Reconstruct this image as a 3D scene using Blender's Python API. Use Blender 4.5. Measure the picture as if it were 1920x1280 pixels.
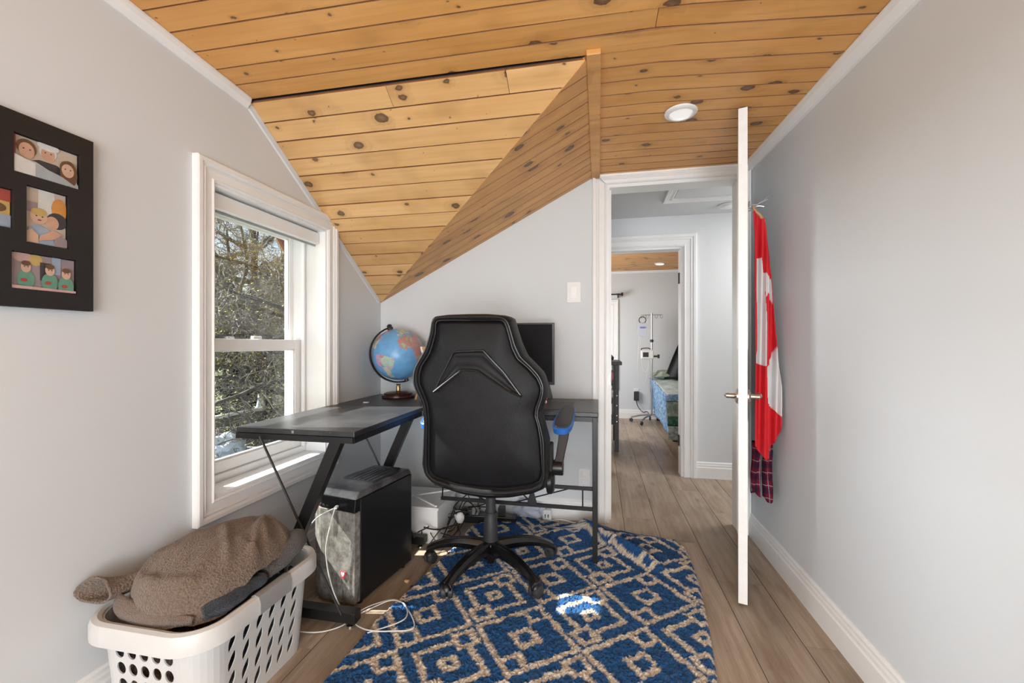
import bpy, bmesh, math, random
from mathutils import Vector, Matrix, noise as mnoise
R = math.radians
for o in list(bpy.data.objects): bpy.data.objects.remove(o, do_unlink=True)
S = bpy.context.scene
COL = S.collection

# ------------------------------------------------------------------ camera
cam = bpy.data.cameras.new('camera'); cam.sensor_width = 36.0; cam.lens = 15.0; cam.shift_y = 5/1920
cam.clip_start = 0.02; cam.clip_end = 200
camo = bpy.data.objects.new('camera', cam); COL.objects.link(camo)
camo.location = (0, 0, 1.075); camo.rotation_euler = (R(90), 0, math.atan(162/800))
S.camera = camo
# ------------------------------------------------------------------ world, sun, lamps, exposure
W = bpy.data.worlds.new('world'); S.world = W; W.use_nodes = True
wn = W.node_tree.nodes; wl = W.node_tree.links
sky = wn.new('ShaderNodeTexSky'); sky.sky_type = 'NISHITA'; sky.sun_disc = False
sky.sun_elevation = R(44); sky.sun_rotation = R(272); sky.air_density = 1.0; sky.dust_density = 3.5
wl.new(sky.outputs[0], wn['Background'].inputs[0]); wn['Background'].inputs[1].default_value = 0.16
def lamp(name, kind, loc, target, energy, color=(1, 1, 1), **kw):
    l = bpy.data.lights.new(name, kind); l.energy = energy; l.color = color
    for k, v in kw.items(): setattr(l, k, v)
    o = bpy.data.objects.new(name, l); COL.objects.link(o); o.location = loc
    d = Vector(target) - Vector(loc)
    o.rotation_euler = d.to_track_quat('-Z', 'Y').to_euler()
    return o
lamp('sun', 'SUN', (-8, 2.5, 8), (-8 + 1, 2.5 + .18, 8 - .98), 15.0, (1, .95, .86), angle=R(0.6))
lamp('left_fill_sun', 'SUN', (-8, 3, 6), (-8 + 1, 3 - .02, 6 - .12), 12.5, (.95, .97, 1), angle=R(50))  # added wide soft sun, boosts the light through the left window
# added fill light behind the camera; the wall there has no window
lamp('rear_fill', 'AREA', (-.2, -2.65, 1.05), (-.2, 3, 1.1), 82, (.93, .965, 1), shape='RECTANGLE', size=2.1, size_y=1.8)
lamp('ceiling_fill', 'AREA', (.45, -1.5, .45), (.30, 1.7, 2.05), 17, (.95, .98, 1), shape='DISK', size=.8)  # added fill aimed up at the ceiling, no such lamp in the room
lamp('hall_fill', 'AREA', (1.75, 3.2, 1.9), (.8, 3.1, .2), 15, (1, .97, .94), shape='DISK', size=.7)  # unseen area light added to brighten the hall
lamp('bedroom_daylight', 'AREA', (-.9, 5.2, 1.3), (1, 5.4, .7), 29, (1, 1, 1), shape='RECTANGLE', size=1.0, size_y=1.0)
S.view_settings.view_transform = 'Standard'; S.view_settings.look = 'None'
S.view_settings.gamma = 1; S.view_settings.use_curve_mapping = False; S.view_settings.exposure = 0.27

# ------------------------------------------------------------------ materials
class NT:
    def __init__(s, name):
        s.m = bpy.data.materials.new(name); s.m.use_nodes = True
        s.n = s.m.node_tree.nodes; s.l = s.m.node_tree.links; s.b = s.n['Principled BSDF']
    def add(s, t, **kw):
        n = s.n.new(t)
        for k, v in kw.items(): setattr(n, k, v)
        return n
    def put(s, sock, v):
        if hasattr(v, 'is_linked') or hasattr(v, 'links'): s.l.new(v, sock)
        else:
            if isinstance(v, tuple) and len(v) == 3 and sock.type == 'RGBA': v = (*v, 1)
            sock.default_value = v
    def math(s, op, a, b=None, clamp=False):
        n = s.add('ShaderNodeMath', operation=op, use_clamp=clamp); s.put(n.inputs[0], a)
        if b is not None: s.put(n.inputs[1], b)
        return n.outputs[0]
    def mix(s, f, a, b, mode='MIX'):
        n = s.add('ShaderNodeMix', data_type='RGBA', blend_type=mode)
        s.put(n.inputs[0], f); s.put(n.inputs[6], a); s.put(n.inputs[7], b); return n.outputs[2]
    def coord(s, which='Object', scale=(1, 1, 1), rnd=False):
        c = s.add('ShaderNodeTexCoord').outputs[which]
        if rnd:
            oi = s.add('ShaderNodeObjectInfo').outputs['Random']
            v = s.add('ShaderNodeCombineXYZ'); s.l.new(s.math('MULTIPLY', oi, 37.0), v.inputs[0]); s.l.new(s.math('MULTIPLY', oi, 91.0), v.inputs[1])
            va = s.add('ShaderNodeVectorMath', operation='ADD'); s.l.new(c, va.inputs[0]); s.l.new(v.outputs[0], va.inputs[1]); c = va.outputs[0]
        return s.scale(c, scale)
    def scale(s, c, scale):
        mp = s.add('ShaderNodeMapping'); mp.inputs['Scale'].default_value = scale; s.l.new(c, mp.inputs[0]); return mp.outputs[0]
    def noise(s, vec, sc=5, det=3, rough=.5):
        n = s.add('ShaderNodeTexNoise'); s.l.new(vec, n.inputs['Vector']); n.inputs['Scale'].default_value = sc
        n.inputs['Detail'].default_value = det; n.inputs['Roughness'].default_value = rough; return n.outputs[0]
    def ramp(s, f, stops):
        n = s.add('ShaderNodeValToRGB'); s.put(n.inputs[0], f); e = n.color_ramp.elements
        while len(e) < len(stops): e.new(.5)
        for i, (p, c) in enumerate(stops): e[i].position = p; e[i].color = (*c, 1) if len(c) == 3 else c
        return n.outputs[0]
    def bump(s, h, st=.2, dist=.01):
        n = s.add('ShaderNodeBump'); n.inputs['Strength'].default_value = st; n.inputs['Distance'].default_value = dist
        s.put(n.inputs['Height'], h); s.l.new(n.outputs[0], s.b.inputs['Normal'])
    def base(s, v, rough=.5, metal=0, spec=.5):
        s.put(s.b.inputs['Base Color'], v); s.put(s.b.inputs['Roughness'], rough)
        s.b.inputs['Metallic'].default_value = metal; s.b.inputs['Specular IOR Level'].default_value = spec
        return s.m

def simple(name, c, rough=.5, metal=0, var=.06, sc=8, bump=0, bsc=200, spec=.5):
    t = NT(name); co = t.coord()
    n = t.noise(co, sc, 4)
    lo = tuple(x*(1-var) for x in c); hi = tuple(min(1, x*(1+var)) for x in c)
    col = t.ramp(n, [(.3, lo), (.7, hi)])
    if bump: t.bump(t.noise(co, bsc, 2), bump, .004)
    return t.base(col, rough, metal, spec)

M = {}
def wallpaint(name, c):
    t = NT(name); co = t.coord()
    n = t.noise(co, 1.4, 3); n2 = t.noise(co, 9, 5)
    col = t.ramp(n, [(.3, tuple(x*.97 for x in c)), (.7, c)])
    sm = t.ramp(n2, [(.70, (0, 0, 0)), (.80, (1, 1, 1))])
    col = t.mix(t.math('MULTIPLY', sm, .05), col, (.35, .32, .29))
    t.bump(t.noise(co, 160, 2), .05, .002)
    return t.base(col, .6, 0, .3)
M['wall'] = wallpaint('wall_paint', (.70, .73, .752))
M['hallwall'] = wallpaint('hall_paint', (.71, .73, .745))
M['trim'] = simple('white_trim', (.86, .86, .855), .35, var=.02)
M['white'] = simple('white_plastic', (.84, .84, .83), .4, var=.02)
M['vinyl'] = simple('white_vinyl', (.87, .87, .87), .35, var=.01)
M['doorpaint'] = simple('door_paint', (.86, .86, .85), .4, var=.03, sc=30, bump=.05)

def pine(name, a, b, tint):
    t = NT(name); co = t.coord(rnd=True)
    g = t.noise(t.scale(co, (1.2, 26, 26)), 2.2, 5, .55)
    w = t.noise(t.scale(co, (1.0, 5, 5)), 2.0, 3)
    # knots: round spots where a branch was sawn through
    dn = t.add('ShaderNodeTexNoise'); t.l.new(co, dn.inputs['Vector']); dn.inputs['Scale'].default_value = 34; dn.inputs['Detail'].default_value = 3
    dv = t.add('ShaderNodeVectorMath', operation='MULTIPLY_ADD'); t.l.new(dn.outputs['Color'], dv.inputs[0]); dv.inputs[1].default_value = (.022, .022, 0); t.l.new(co, dv.inputs[2])
    v = t.add('ShaderNodeTexVoronoi', voronoi_dimensions='2D'); t.l.new(t.scale(dv.outputs[0], (4.8, 7.0, 1)), v.inputs['Vector']); v.inputs['Scale'].default_value = 1
    d = v.outputs['Distance']
    sc_ = t.add('ShaderNodeSeparateColor'); t.l.new(v.outputs['Color'], sc_.inputs[0])
    size = t.math('MULTIPLY', t.math('POWER', sc_.outputs[0], 3.0), .15)
    knot = t.math('SUBTRACT', 1.0, t.math('DIVIDE', t.math('SUBTRACT', d, size), .02), True)
    halo = t.math('SUBTRACT', 1.0, t.math('DIVIDE', d, t.math('ADD', t.math('MULTIPLY', size, 3.5), .02)), True)
    gg = t.math('ADD', g, t.math('MULTIPLY', t.math('SINE', t.math('MULTIPLY', halo, 18.0)), t.math('MULTIPLY', halo, .25)))
    col = t.ramp(gg, [(.22, b), (.48, a), (.78, tuple(min(1, x*1.10) for x in a))])
    col = t.mix(t.ramp(w, [(.38, (0, 0, 0)), (.72, (.75, .75, .75))]), col, tint)
    w2 = t.noise(t.scale(co, (2.2, 3.0, 3.0)), 1.8, 2)
    col = t.mix(t.ramp(w2, [(.55, (0, 0, 0)), (.72, (.38, .38, .38))]), col, tuple(x*.62 for x in b))
    oi = t.add('ShaderNodeObjectInfo').outputs['Random']
    col = t.mix(1.0, col, t.ramp(oi, [(0, (.86, .84, .80)), (1, (1, 1, 1))]), 'MULTIPLY')
    col = t.mix(t.math('MULTIPLY', halo, .55), col, tuple(x*.55 for x in b))
    core = t.math('SUBTRACT', 1.0, t.math('DIVIDE', d, t.math('ADD', t.math('MULTIPLY', size, .7), .004)), True)
    col = t.mix(t.math('MULTIPLY', knot, .85), col, t.mix(core, (.075, .032, .016), (.20, .12, .075)))
    t.bump(g, .06, .003)
    return t.base(col, .42, 0, .4)
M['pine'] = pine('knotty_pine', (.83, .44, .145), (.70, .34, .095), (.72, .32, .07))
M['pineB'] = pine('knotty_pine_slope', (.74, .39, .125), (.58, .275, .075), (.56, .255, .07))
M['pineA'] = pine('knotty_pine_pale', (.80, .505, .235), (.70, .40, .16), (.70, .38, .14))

M['groove'] = simple('dark_board_edge', (.23, .095, .036), .7, var=.3)
M['flooredge'] = simple('floor_board_edge', (.12, .085, .06), .6, var=.2)
def laminate():
    t = NT('laminate_floor'); co = t.coord(rnd=True)
    g = t.noise(t.scale(co, (.9, 16, 16)), 2.0, 7, .68)
    f = t.noise(t.scale(co, (2.0, 90, 90)), 3.0, 3, .6)
    w = t.noise(t.scale(co, (1.1, 4.0, 4.0)), 1.7, 5, .6)
    gg = t.math('ADD', t.math('MULTIPLY', g, .72), t.math('MULTIPLY', f, .28))
    col = t.ramp(gg, [(.28, (.22, .16, .112)), (.5, (.41, .325, .245)), (.72, (.53, .445, .355))])
    col = t.mix(t.ramp(w, [(.48, (0, 0, 0)), (.68, (.8, .8, .8))]), col, (.235, .160, .108))
    v = t.add('ShaderNodeTexVoronoi', voronoi_dimensions='2D'); t.l.new(t.scale(co, (1.3, 4.5, 1)), v.inputs['Vector']); v.inputs['Scale'].default_value = 1
    kn = t.math('SUBTRACT', 1.0, t.math('DIVIDE', v.outputs['Distance'], .09), True)
    col = t.mix(t.math('MULTIPLY', kn, .6), col, (.11, .07, .045))
    oi = t.add('ShaderNodeObjectInfo').outputs['Random']
    col = t.mix(1.0, col, t.ramp(oi, [(0, (.82, .81, .80)), (1, (1.08, 1.06, 1.03))]), 'MULTIPLY')
    t.bump(gg, .08, .002)
    return t.base(col, .40, 0, .35)
M['floor'] = laminate()
M['leather'] = simple('black_leather', (.007, .007, .0085), .50, var=.25, sc=14, bump=.12, bsc=120, spec=.22)
M['piping'] = simple('black_piping', (.008, .008, .009), .3)
M['blackplastic'] = simple('black_plastic', (.012, .012, .013), .32, var=.2)
M['blackgloss'] = simple('black_gloss', (.008, .008, .009), .18, var=.2)
M['darkgrey'] = simple('dark_grey_plastic', (.035, .035, .038), .5)
M['desk'] = None
t = NT('desk_black_laminate'); co = t.coord()
dust = t.ramp(t.noise(co, 4, 6, .6), [(.42, (0, 0, 0)), (.75, (1, 1, 1))])
spk = t.ramp(t.noise(co, 90, 3), [(.66, (0, 0, 0)), (.72, (1, 1, 1))])
col = t.mix(t.math('MULTIPLY', dust, .16), (.022, .023, .026), (.22, .21, .20)); col = t.mix(t.math('MULTIPLY', spk, .35), col, (.3, .29, .27))
M['desk'] = t.base(col, .36)
M['blackmetal'] = simple('black_metal', (.014, .014, .015), .38, 0.2)
t = NT('dusty_black_panel'); co = t.coord()
dust = t.noise(co, 26, 8, .75); dust2 = t.noise(t.scale(co, (3, 3, .6)), 14, 4)
col = t.mix(t.ramp(dust, [(.30, (.1, .1, .1)), (.62, (1, 1, 1))]), (.03, .03, .03), (.27, .26, .235))
col = t.mix(t.ramp(dust2, [(.56, (0, 0, 0)), (.66, (.75, .75, .75))]), col, (.035, .034, .032))
t.bump(dust, .25, .004)
M['dusty'] = t.base(col, .8)
t = NT('dusty_top_panel'); co = t.coord()
dust = t.ramp(t.noise(co, 8, 5, .6), [(.38, (0, 0, 0)), (.7, (1, 1, 1))])
col = t.mix(t.math('MULTIPLY', dust, .5), (.02, .021, .024), (.30, .30, .31))
M['dustytop'] = t.base(col, .5)
t = NT('scratched_side_panel'); co = t.coord()
st = t.ramp(t.noise(t.scale(co, (30, 60, 2.0)), 3, 5, .7), [(.64, (0, 0, 0)), (.72, (1, 1, 1))])
z = t.add('ShaderNodeSeparateXYZ'); t.l.new(co, z.inputs[0])
fade = t.math('SUBTRACT', 1.0, t.math('MULTIPLY', z.outputs[2], 3.2), True)
col = t.mix(t.math('MULTIPLY', st, t.math('ADD', t.math('MULTIPLY', fade, .45), .05)), (.010, .010, .011), (.30, .27, .22))
M['pcside'] = t.base(col, .32)
M['chrome'] = simple('brushed_nickel', (.62, .60, .57), .22, 1.0)
M['steel'] = simple('steel', (.45, .45, .46), .3, .9)
M['brass'] = simple('brass', (.55, .42, .2), .3, 1.0)
M['mahogany'] = simple('dark_red_wood', (.045, .014, .010), .3, var=.3)
M['lightwood'] = simple('light_wood', (.55, .34, .16), .5)
M['paperwhite'] = simple('paper_white', (.8, .8, .8), .6)
M['red'] = simple('flag_red', (.62, .012, .022), .75, var=.08, bump=.05)
M['flagwhite'] = simple('flag_white', (.66, .66, .66), .75)
M['badge'] = simple('badge_red', (.55, .05, .07), .4)
M['blue'] = simple('armrest_blue', (.02, .13, .47), .4)
M['whitecable'] = simple('white_cable', (.75, .74, .72), .45)
M['blackcable'] = simple('black_cable', (.012, .012, .013), .45)
M['basket'] = simple('basket_plastic', (.64, .64, .63), .38, var=.03)
M['greygrip'] = simple('grey_grip', (.30, .30, .30), .5)
def terry(name, c, sc=190):
    t = NT(name); co = t.coord(); n = t.noise(co, sc, 3); n2 = t.noise(co, 6, 3)
    col = t.ramp(n, [(.3, tuple(x*.62 for x in c)), (.65, tuple(x*1.15 for x in c))])
    col = t.mix(t.ramp(n2, [(.35, (0, 0, 0)), (.7, (.3, .3, .3))]), col, tuple(x*.7 for x in c))
    t.bump(n, 1.0, .010); t.b.inputs['Sheen Weight'].default_value = .25
    return t.base(col, .95, 0, .1)
M['towel'] = terry('brown_terry_towel', (.225, .165, .125))
M['hem'] = terry('brown_towel_hem', (.27, .195, .15), 420)
M['denim'] = terry('dark_denim', (.035, .045, .062), 300)
M['greycloth'] = terry('grey_knit', (.12, .115, .115), 300)
M['clothes'] = terry('dark_brown_clothes', (.075, .045, .032), 120)
M['screen'] = simple('dark_screen', (.008, .008, .010), .6, var=.2, spec=.15)
M['quiltblue'] = None
def quilt(name, a, b, c, sc):
    t = NT(name); co = t.coord(); v = t.noise(co, sc, 4, .65); v2 = t.noise(co, sc*.35, 2)
    col = t.ramp(v, [(.38, a), (.52, b), (.66, c)]); col = t.mix(t.ramp(v2, [(.4, (0, 0, 0)), (.7, (.35, .35, .35))]), col, a)
    t.bump(v, .4, .01); return t.base(col, .9, 0, .1)
M['quiltblue'] = quilt('quilt_blue', (.10, .22, .42), (.26, .42, .62), (.55, .66, .74), 30)
M['quilttop'] = quilt('quilt_top_pale', (.36, .46, .50), (.55, .62, .60), (.62, .70, .72), 14)
M['quiltgrey'] = quilt('quilt_grey_green', (.20, .25, .20), (.36, .40, .34), (.48, .50, .44), 22)
M['quiltgreen'] = quilt('quilt_dark_green', (.03, .09, .06), (.06, .15, .10), (.12, .22, .15), 30)
M['blacksatin'] = simple('black_satin', (.006, .008, .010), .45, var=.3, spec=.25)
M['furniture'] = simple('charcoal_furniture', (.045, .043, .048), .5)
M['pink'] = simple('pink_cloth', (.55, .25, .28), .8)
M['whitecloth'] = simple('white_cloth', (.7, .7, .7), .85)
M['bark'] = simple('tree_bark', (.085, .075, .066), .9, var=.4, sc=20)
M['twig'] = simple('tree_twigs', (.17, .155, .14), .85, var=.5, sc=6)
M['bud'] = simple('yellow_green_buds', (.36, .34, .10), .8, var=.3)
M['conifer'] = simple('dark_evergreen', (.012, .014, .012), .9, var=.5, sc=4)
M['grass'] = simple('grass', (.13, .145, .05), .9, var=.4, sc=3, bump=.4, bsc=30)
M['fence'] = simple('grey_fence_boards', (.16, .16, .155), .8, var=.2)
M['tarp'] = simple('pale_blue_tarp', (.50, .56, .62), .5, var=.2, sc=2)
M['shed'] = simple('blue_grey_shed', (.17, .19, .22), .7, var=.2)
M['siding'] = simple('yellow_siding', (.62, .45, .16), .7)
M['fascia'] = simple('rust_red_fascia', (.33, .09, .05), .7)
M['hangwood'] = simple('hanger_wood', (.42, .24, .10), .45)
t = NT('window_glass')
gl = t.add('ShaderNodeBsdfGlossy'); gl.inputs['Roughness'].default_value = .03
tr = t.add('ShaderNodeBsdfTransparent'); tr.inputs[0].default_value = (.93, .95, .95, 1)
lw = t.add('ShaderNodeLayerWeight'); fr_ = t.math('ADD', .03, t.math('MULTIPLY', t.math('POWER', lw.outputs['Facing'], 5.0), .6))
mx = t.add('ShaderNodeMixShader'); t.l.new(fr_, mx.inputs[0]); t.l.new(tr.outputs[0], mx.inputs[1]); t.l.new(gl.outputs[0], mx.inputs[2])
t.l.new(mx.outputs[0], t.n['Material Output'].inputs[0]); M['glass'] = t.m
t = NT('clear_bag_plastic'); t.base((.72, .76, .9), .25); t.b.inputs['Alpha'].default_value = .55; M['bag'] = t.m
def emis(name, c, st):
    t = NT(name); t.base(c, .5); t.b.inputs['Emission Color'].default_value = (*c, 1); t.b.inputs['Emission Strength'].default_value = st; return t.m
M['lampon'] = emis('lit_diffuser', (1, .98, .95), 6.0)
M['lampdim'] = emis('lit_diffuser_dim', (.95, .94, .92), .35)
t = NT('plaid_flannel'); co = t.coord(); sx = t.add('ShaderNodeSeparateXYZ'); t.l.new(co, sx.inputs[0])
def band(axis, freq, lo, off=0.0):
    f = t.math('FRACT', t.math('ADD', t.math('MULTIPLY', sx.outputs[axis], freq), off)); return t.math('LESS_THAN', f, lo)
col = t.mix(t.math('MULTIPLY', band(2, 17, .45), .6), (.17, .012, .03), (.012, .012, .030))
col = t.mix(t.math('MULTIPLY', band(0, 28, .45), .6), col, (.012, .012, .030))
col = t.mix(t.math('MULTIPLY', band(2, 17, .06, .4), .6), col, (.30, .36, .42)); col = t.mix(t.math('MULTIPLY', band(0, 28, .07, .3), .6), col, (.30, .36, .42))
M['plaid'] = t.base(col, .9, 0, .1)
t = NT('rug_pile'); at = t.add('ShaderNodeAttribute'); at.attribute_name = 'pile'
n = t.noise(t.coord(), 240, 3); col = t.mix(1.0, at.outputs[0], t.ramp(n, [(.25, (.62, .62, .62)), (.7, (1.12, 1.12, 1.12))]), 'MULTIPLY')
t.bump(n, .8, .006); t.b.inputs['Sheen Weight'].default_value = .15
M['rug'] = t.base(col, .95, 0, .05)

# ------------------------------------------------------------------ mesh helpers
def fin(o, parent=None, label=None, cat=None, group=None, kind=None):
    if parent: o.parent = parent
    if label: o['label'] = label
    if cat: o['category'] = cat
    if group: o['group'] = group
    if kind: o['kind'] = kind
    return o
def thing(name, label, cat, loc=(0, 0, 0), rz=0, group=None, kind=None):
    o = bpy.data.objects.new(name, None); COL.objects.link(o); o.location = loc; o.rotation_euler = (0, 0, rz); o.empty_display_size = .05
    return fin(o, None, label, cat, group, kind)

class MB:
    def __init__(s): s.v = []; s.f = []; s.mi = []
    def add(s, vs, fs, mi=0):
        b = len(s.v); s.v += [tuple(v) for v in vs]; s.f += [tuple(b+i for i in f) for f in fs]; s.mi += [mi]*len(fs); return s
    def box(s, x0, x1, y0, y1, z0, z1, mi=0):
        vs = [(x0,y0,z0),(x1,y0,z0),(x1,y1,z0),(x0,y1,z0),(x0,y0,z1),(x1,y0,z1),(x1,y1,z1),(x0,y1,z1)]
        return s.add(vs, [(3,2,1,0),(4,5,6,7),(0,1,5,4),(1,2,6,5),(2,3,7,6),(3,0,4,7)], mi)
    def bar(s, p0, p1, w, h, up=(0, 0, 1), mi=0):
        p0, p1 = Vector(p0), Vector(p1); d = (p1-p0).normalized(); a = d.cross(Vector(up)).normalized()*w/2; b = a.normalized().cross(d)*h/2
        vs = [p+q for p in (p0, p1) for q in (-a-b, a-b, a+b, -a+b)]
        return s.add(vs, [(3,2,1,0),(4,5,6,7),(0,1,5,4),(1,2,6,5),(2,3,7,6),(3,0,4,7)], mi)
    def loft(s, rings, closed=True, caps=True, mi=0):
        n = len(rings[0]); vs = [v for r in rings for v in r]; fs = []
        for i in range(len(rings)-1):
            for j in range(n if closed else n-1):
                k = (j+1) % n; fs.append((i*n+j, i*n+k, (i+1)*n+k, (i+1)*n+j))
        if caps and closed: fs.append(tuple(range(n-1, -1, -1))); fs.append(tuple((len(rings)-1)*n+j for j in range(n)))
        return s.add(vs, fs, mi)
    def tube(s, pts, r, n=8, mi=0, caps=True):
        pts = [Vector(p) for p in pts]; rs = r if isinstance(r, (list, tuple)) else [r]*len(pts); rings = []; a = None
        for i, p in enumerate(pts):
            d = (pts[min(i+1, len(pts)-1)] - pts[max(i-1, 0)]).normalized()
            if a is None: a = d.orthogonal().normalized()
            a = (a - d*a.dot(d));  a = a.normalized() if a.length > 1e-6 else d.orthogonal().normalized()
            b = d.cross(a); rings.append([p + (a*math.cos(2*math.pi*k/n) + b*math.sin(2*math.pi*k/n))*rs[i] for k in range(n)])
        return s.loft(rings, True, caps, mi)
    def lathe(s, prof, c=(0, 0, 0), n=32, axis=(0, 0, 1), mi=0):
        q = Vector((0, 0, 1)).rotation_difference(Vector(axis)); c = Vector(c)
        rings = [[c + q @ Vector((r*math.cos(2*math.pi*k/n), r*math.sin(2*math.pi*k/n), z)) for k in range(n)] for r, z in prof]
        return s.loft(rings, True, True, mi)
    def build(s, name, mats, parent=None, smooth=False, bev=0, sub=0, sol=0, **kw):
        me = bpy.data.meshes.new(name); me.from_pydata(s.v, [], s.f)
        mats = mats if isinstance(mats, (list, tuple)) else [mats]
        for m in mats: me.materials.append(m)
        if len(mats) > 1: me.polygons.foreach_set('material_index', s.mi)
        bm = bmesh.new(); bm.from_mesh(me); bmesh.ops.recalc_face_normals(bm, faces=bm.faces); bm.to_mesh(me); bm.free()
        o = bpy.data.objects.new(name, me); COL.objects.link(o)
        if smooth:
            me.polygons.foreach_set('use_smooth', [True]*len(me.polygons))
            if smooth != 'all': me.set_sharp_from_angle(angle=R(40))
        if sol: md = o.modifiers.new('solid', 'SOLIDIFY'); md.thickness = sol; md.offset = 0
        if bev: md = o.modifiers.new('bevel', 'BEVEL'); md.width = bev; md.segments = 2; md.limit_method = 'ANGLE'
        if sub: md = o.modifiers.new('sub', 'SUBSURF'); md.levels = sub; md.render_levels = sub
        return fin(o, parent, **kw)
def catmull(pts, k=8):
    P = [Vector(p) for p in pts]; out = []
    for i in range(len(P)-1):
        a, b, c, d = P[max(i-1, 0)], P[i], P[i+1], P[min(i+2, len(P)-1)]
        for j in range(k):
            t = j/k; out.append(.5*((2*b) + (c-a)*t + (2*a-5*b+4*c-d)*t*t + (3*b-a-3*c+d)*t**3))
    return out + [P[-1]]
def pip(x, y, poly):
    c = False; j = len(poly)-1
    for i in range(len(poly)):
        xi, yi = poly[i]; xj, yj = poly[j]
        if (yi > y) != (yj > y) and x < (xj-xi)*(y-yi)/(yj-yi)+xi: c = not c
        j = i
    return c
def resample(poly, n):
    P = [Vector(p) for p in poly]; L = [0]
    for i in range(len(P)): L.append(L[-1] + (P[(i+1) % len(P)]-P[i]).length)
    out = []; j = 0
    for k in range(n):
        t = L[-1]*k/n
        while L[j+1] < t: j += 1
        out.append(P[j].lerp(P[(j+1) % len(P)], (t-L[j])/max(1e-9, L[j+1]-L[j])))
    return out
def interp(x, tab):
    if x <= tab[0][0]: return tab[0][1]
    for (a, b), (c, d) in zip(tab, tab[1:]):
        if x <= c: return b + (d-b)*(x-a)/(c-a)
    return tab[-1][1]

def plank(stations, th, mat, parent, O, ex, ey, ch=.0032, name='plank', gap=.0012):
    """board in its own frame; x along the grain; the seen face is at z=0 (towards -ez)"""
    ex, ey = Vector(ex).normalized(), Vector(ey).normalized(); ez = ex.cross(ey)
    mb = MB(); rings = []
    for (a, b, za, zb) in stations:
        a, b = Vector(a), Vector(b); d = (b-a).normalized()*(gap+ch*.6); d2 = (b-a).normalized()*gap
        rings.append([(*(a+d2), za+th), (*(a+d2), za+ch), (*(a+d), za), (*(b-d), zb), (*(b-d2), zb+ch), (*(b-d2), zb+th)])
    mb.loft(rings, True, True)
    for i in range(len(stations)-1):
        for j in (0, 1, 3, 4): mb.mi[i*6+j] = 1   # tongue and groove edges: stain plus joint shade painted into the colour
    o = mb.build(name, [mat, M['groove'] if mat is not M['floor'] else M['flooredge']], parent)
    m = Matrix.Identity(4); m.col[0][:3] = ex; m.col[1][:3] = ey; m.col[2][:3] = ez; m.col[3][:3] = O
    o.matrix_basis = m
    return o
def extrude_profile(mb, p0, p1, u, v, prof, m0=0, m1=0):
    """sweep a (u,v) profile from p0 to p1, ends mitred by m*u"""
    p0, p1, u, v = Vector(p0), Vector(p1), Vector(u), Vector(v); d = (p1-p0).normalized()
    r0 = [p0 + u*a + v*b + d*(m0*a) for a, b in prof]; r1 = [p1 + u*a + v*b + d*(m1*a) for a, b in prof]
    mb.loft([r0, r1], True, True)
def casing_prof(w, t=.024):
    return [(0, 0), (0, t*.55), (w*.10, t*.75), (w*.16, t*.55), (w*.50, t*.62), (w*.58, t*.85), (w*.66, t*.72), (w*.76, t), (w*.94, t), (w, t*.85), (w, 0)]
BASE = [(0, 0), (0, .016), (.085, .016), (.092, .012), (.105, .012), (.112, .009), (.122, .009), (.13, .004), (.13, 0)]

# ------------------------------------------------------------------ room constants
XL, XR, YB, YF = -1.434, .844, 2.636, -2.75
YH, YH2, YE = 3.667, 3.787, 6.40
Y1, ZC, ZE = 1.53, 2.095, 1.352
XA = -.035

# ------------------------------------------------------------------ floor
fl = MB().box(-1.7, 2.4, YF-.1, YE+.1, -.12, -.0125).build('floor', M['darkgrey'], label='grey brown wood laminate floor of long planks running through to the bedroom', cat='floor', kind='structure')
rnd = random.Random(5)
x = -1.56; ci = 0
while x < 2.3:
    y = YF - rnd.uniform(0, 1.1)
    while y < YE:
        L = 1.24; a = max(y, YF); b = min(y+L, YE)
        far_left = x < -1.45 and b > 3
        if b-a > .03:
            yc = (a+b)/2; h = (b-a)/2-.0006
            plank([((-h, .0006), (-h, .1894), 0, 0), ((h, .0006), (h, .1894), 0, 0)], .0115, M['floor'], fl, (x, yc, 0), (0, 1, 0), (1, 0, 0), ch=.0006, gap=.0003)
        y += L
    x += .19; ci += 1

# ------------------------------------------------------------------ walls
WY0, WY1, WZ0, WZ1 = 1.355, 2.045, .49, 1.685
wl_ = MB()
wl_.box(XL-.17, XL, YF-.1, WY0, 0, 2.35).box(XL-.17, XL, WY1, YB+.12, 0, 2.35).box(XL-.17, XL, WY0, WY1, 0, WZ0).box(XL-.17, XL, WY0, WY1, WZ1, 2.35)
wl_.build('wall_left', M['wall'], label='warm white painted left wall with the window', cat='wall', kind='structure')
DX0, DX1, DZ = .047, .80, 2.035
wb = MB(); wb.box(XL-.17, DX0, YB, YB+.12, 0, 2.35).box(DX1, 1.3, YB, YB+.12, 0, 2.35).box(DX0, DX1, YB, YB+.12, DZ, 2.35)
wb.build('wall_back', M['wall'], label='warm white back wall behind the desk with the doorway', cat='wall', kind='structure')
MB().box(XR, XR+.12, YF-.1, YB, 0, 2.35).build('wall_right', M['wall'], label='plain warm white right wall beside the open door', cat='wall', kind='structure')
MB().box(XL-.17, XR+.12, YF-.1, YF, 0, 2.35).build('wall_front', M['wall'], label='plain white wall behind the viewer', cat='wall', kind='structure')

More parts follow.
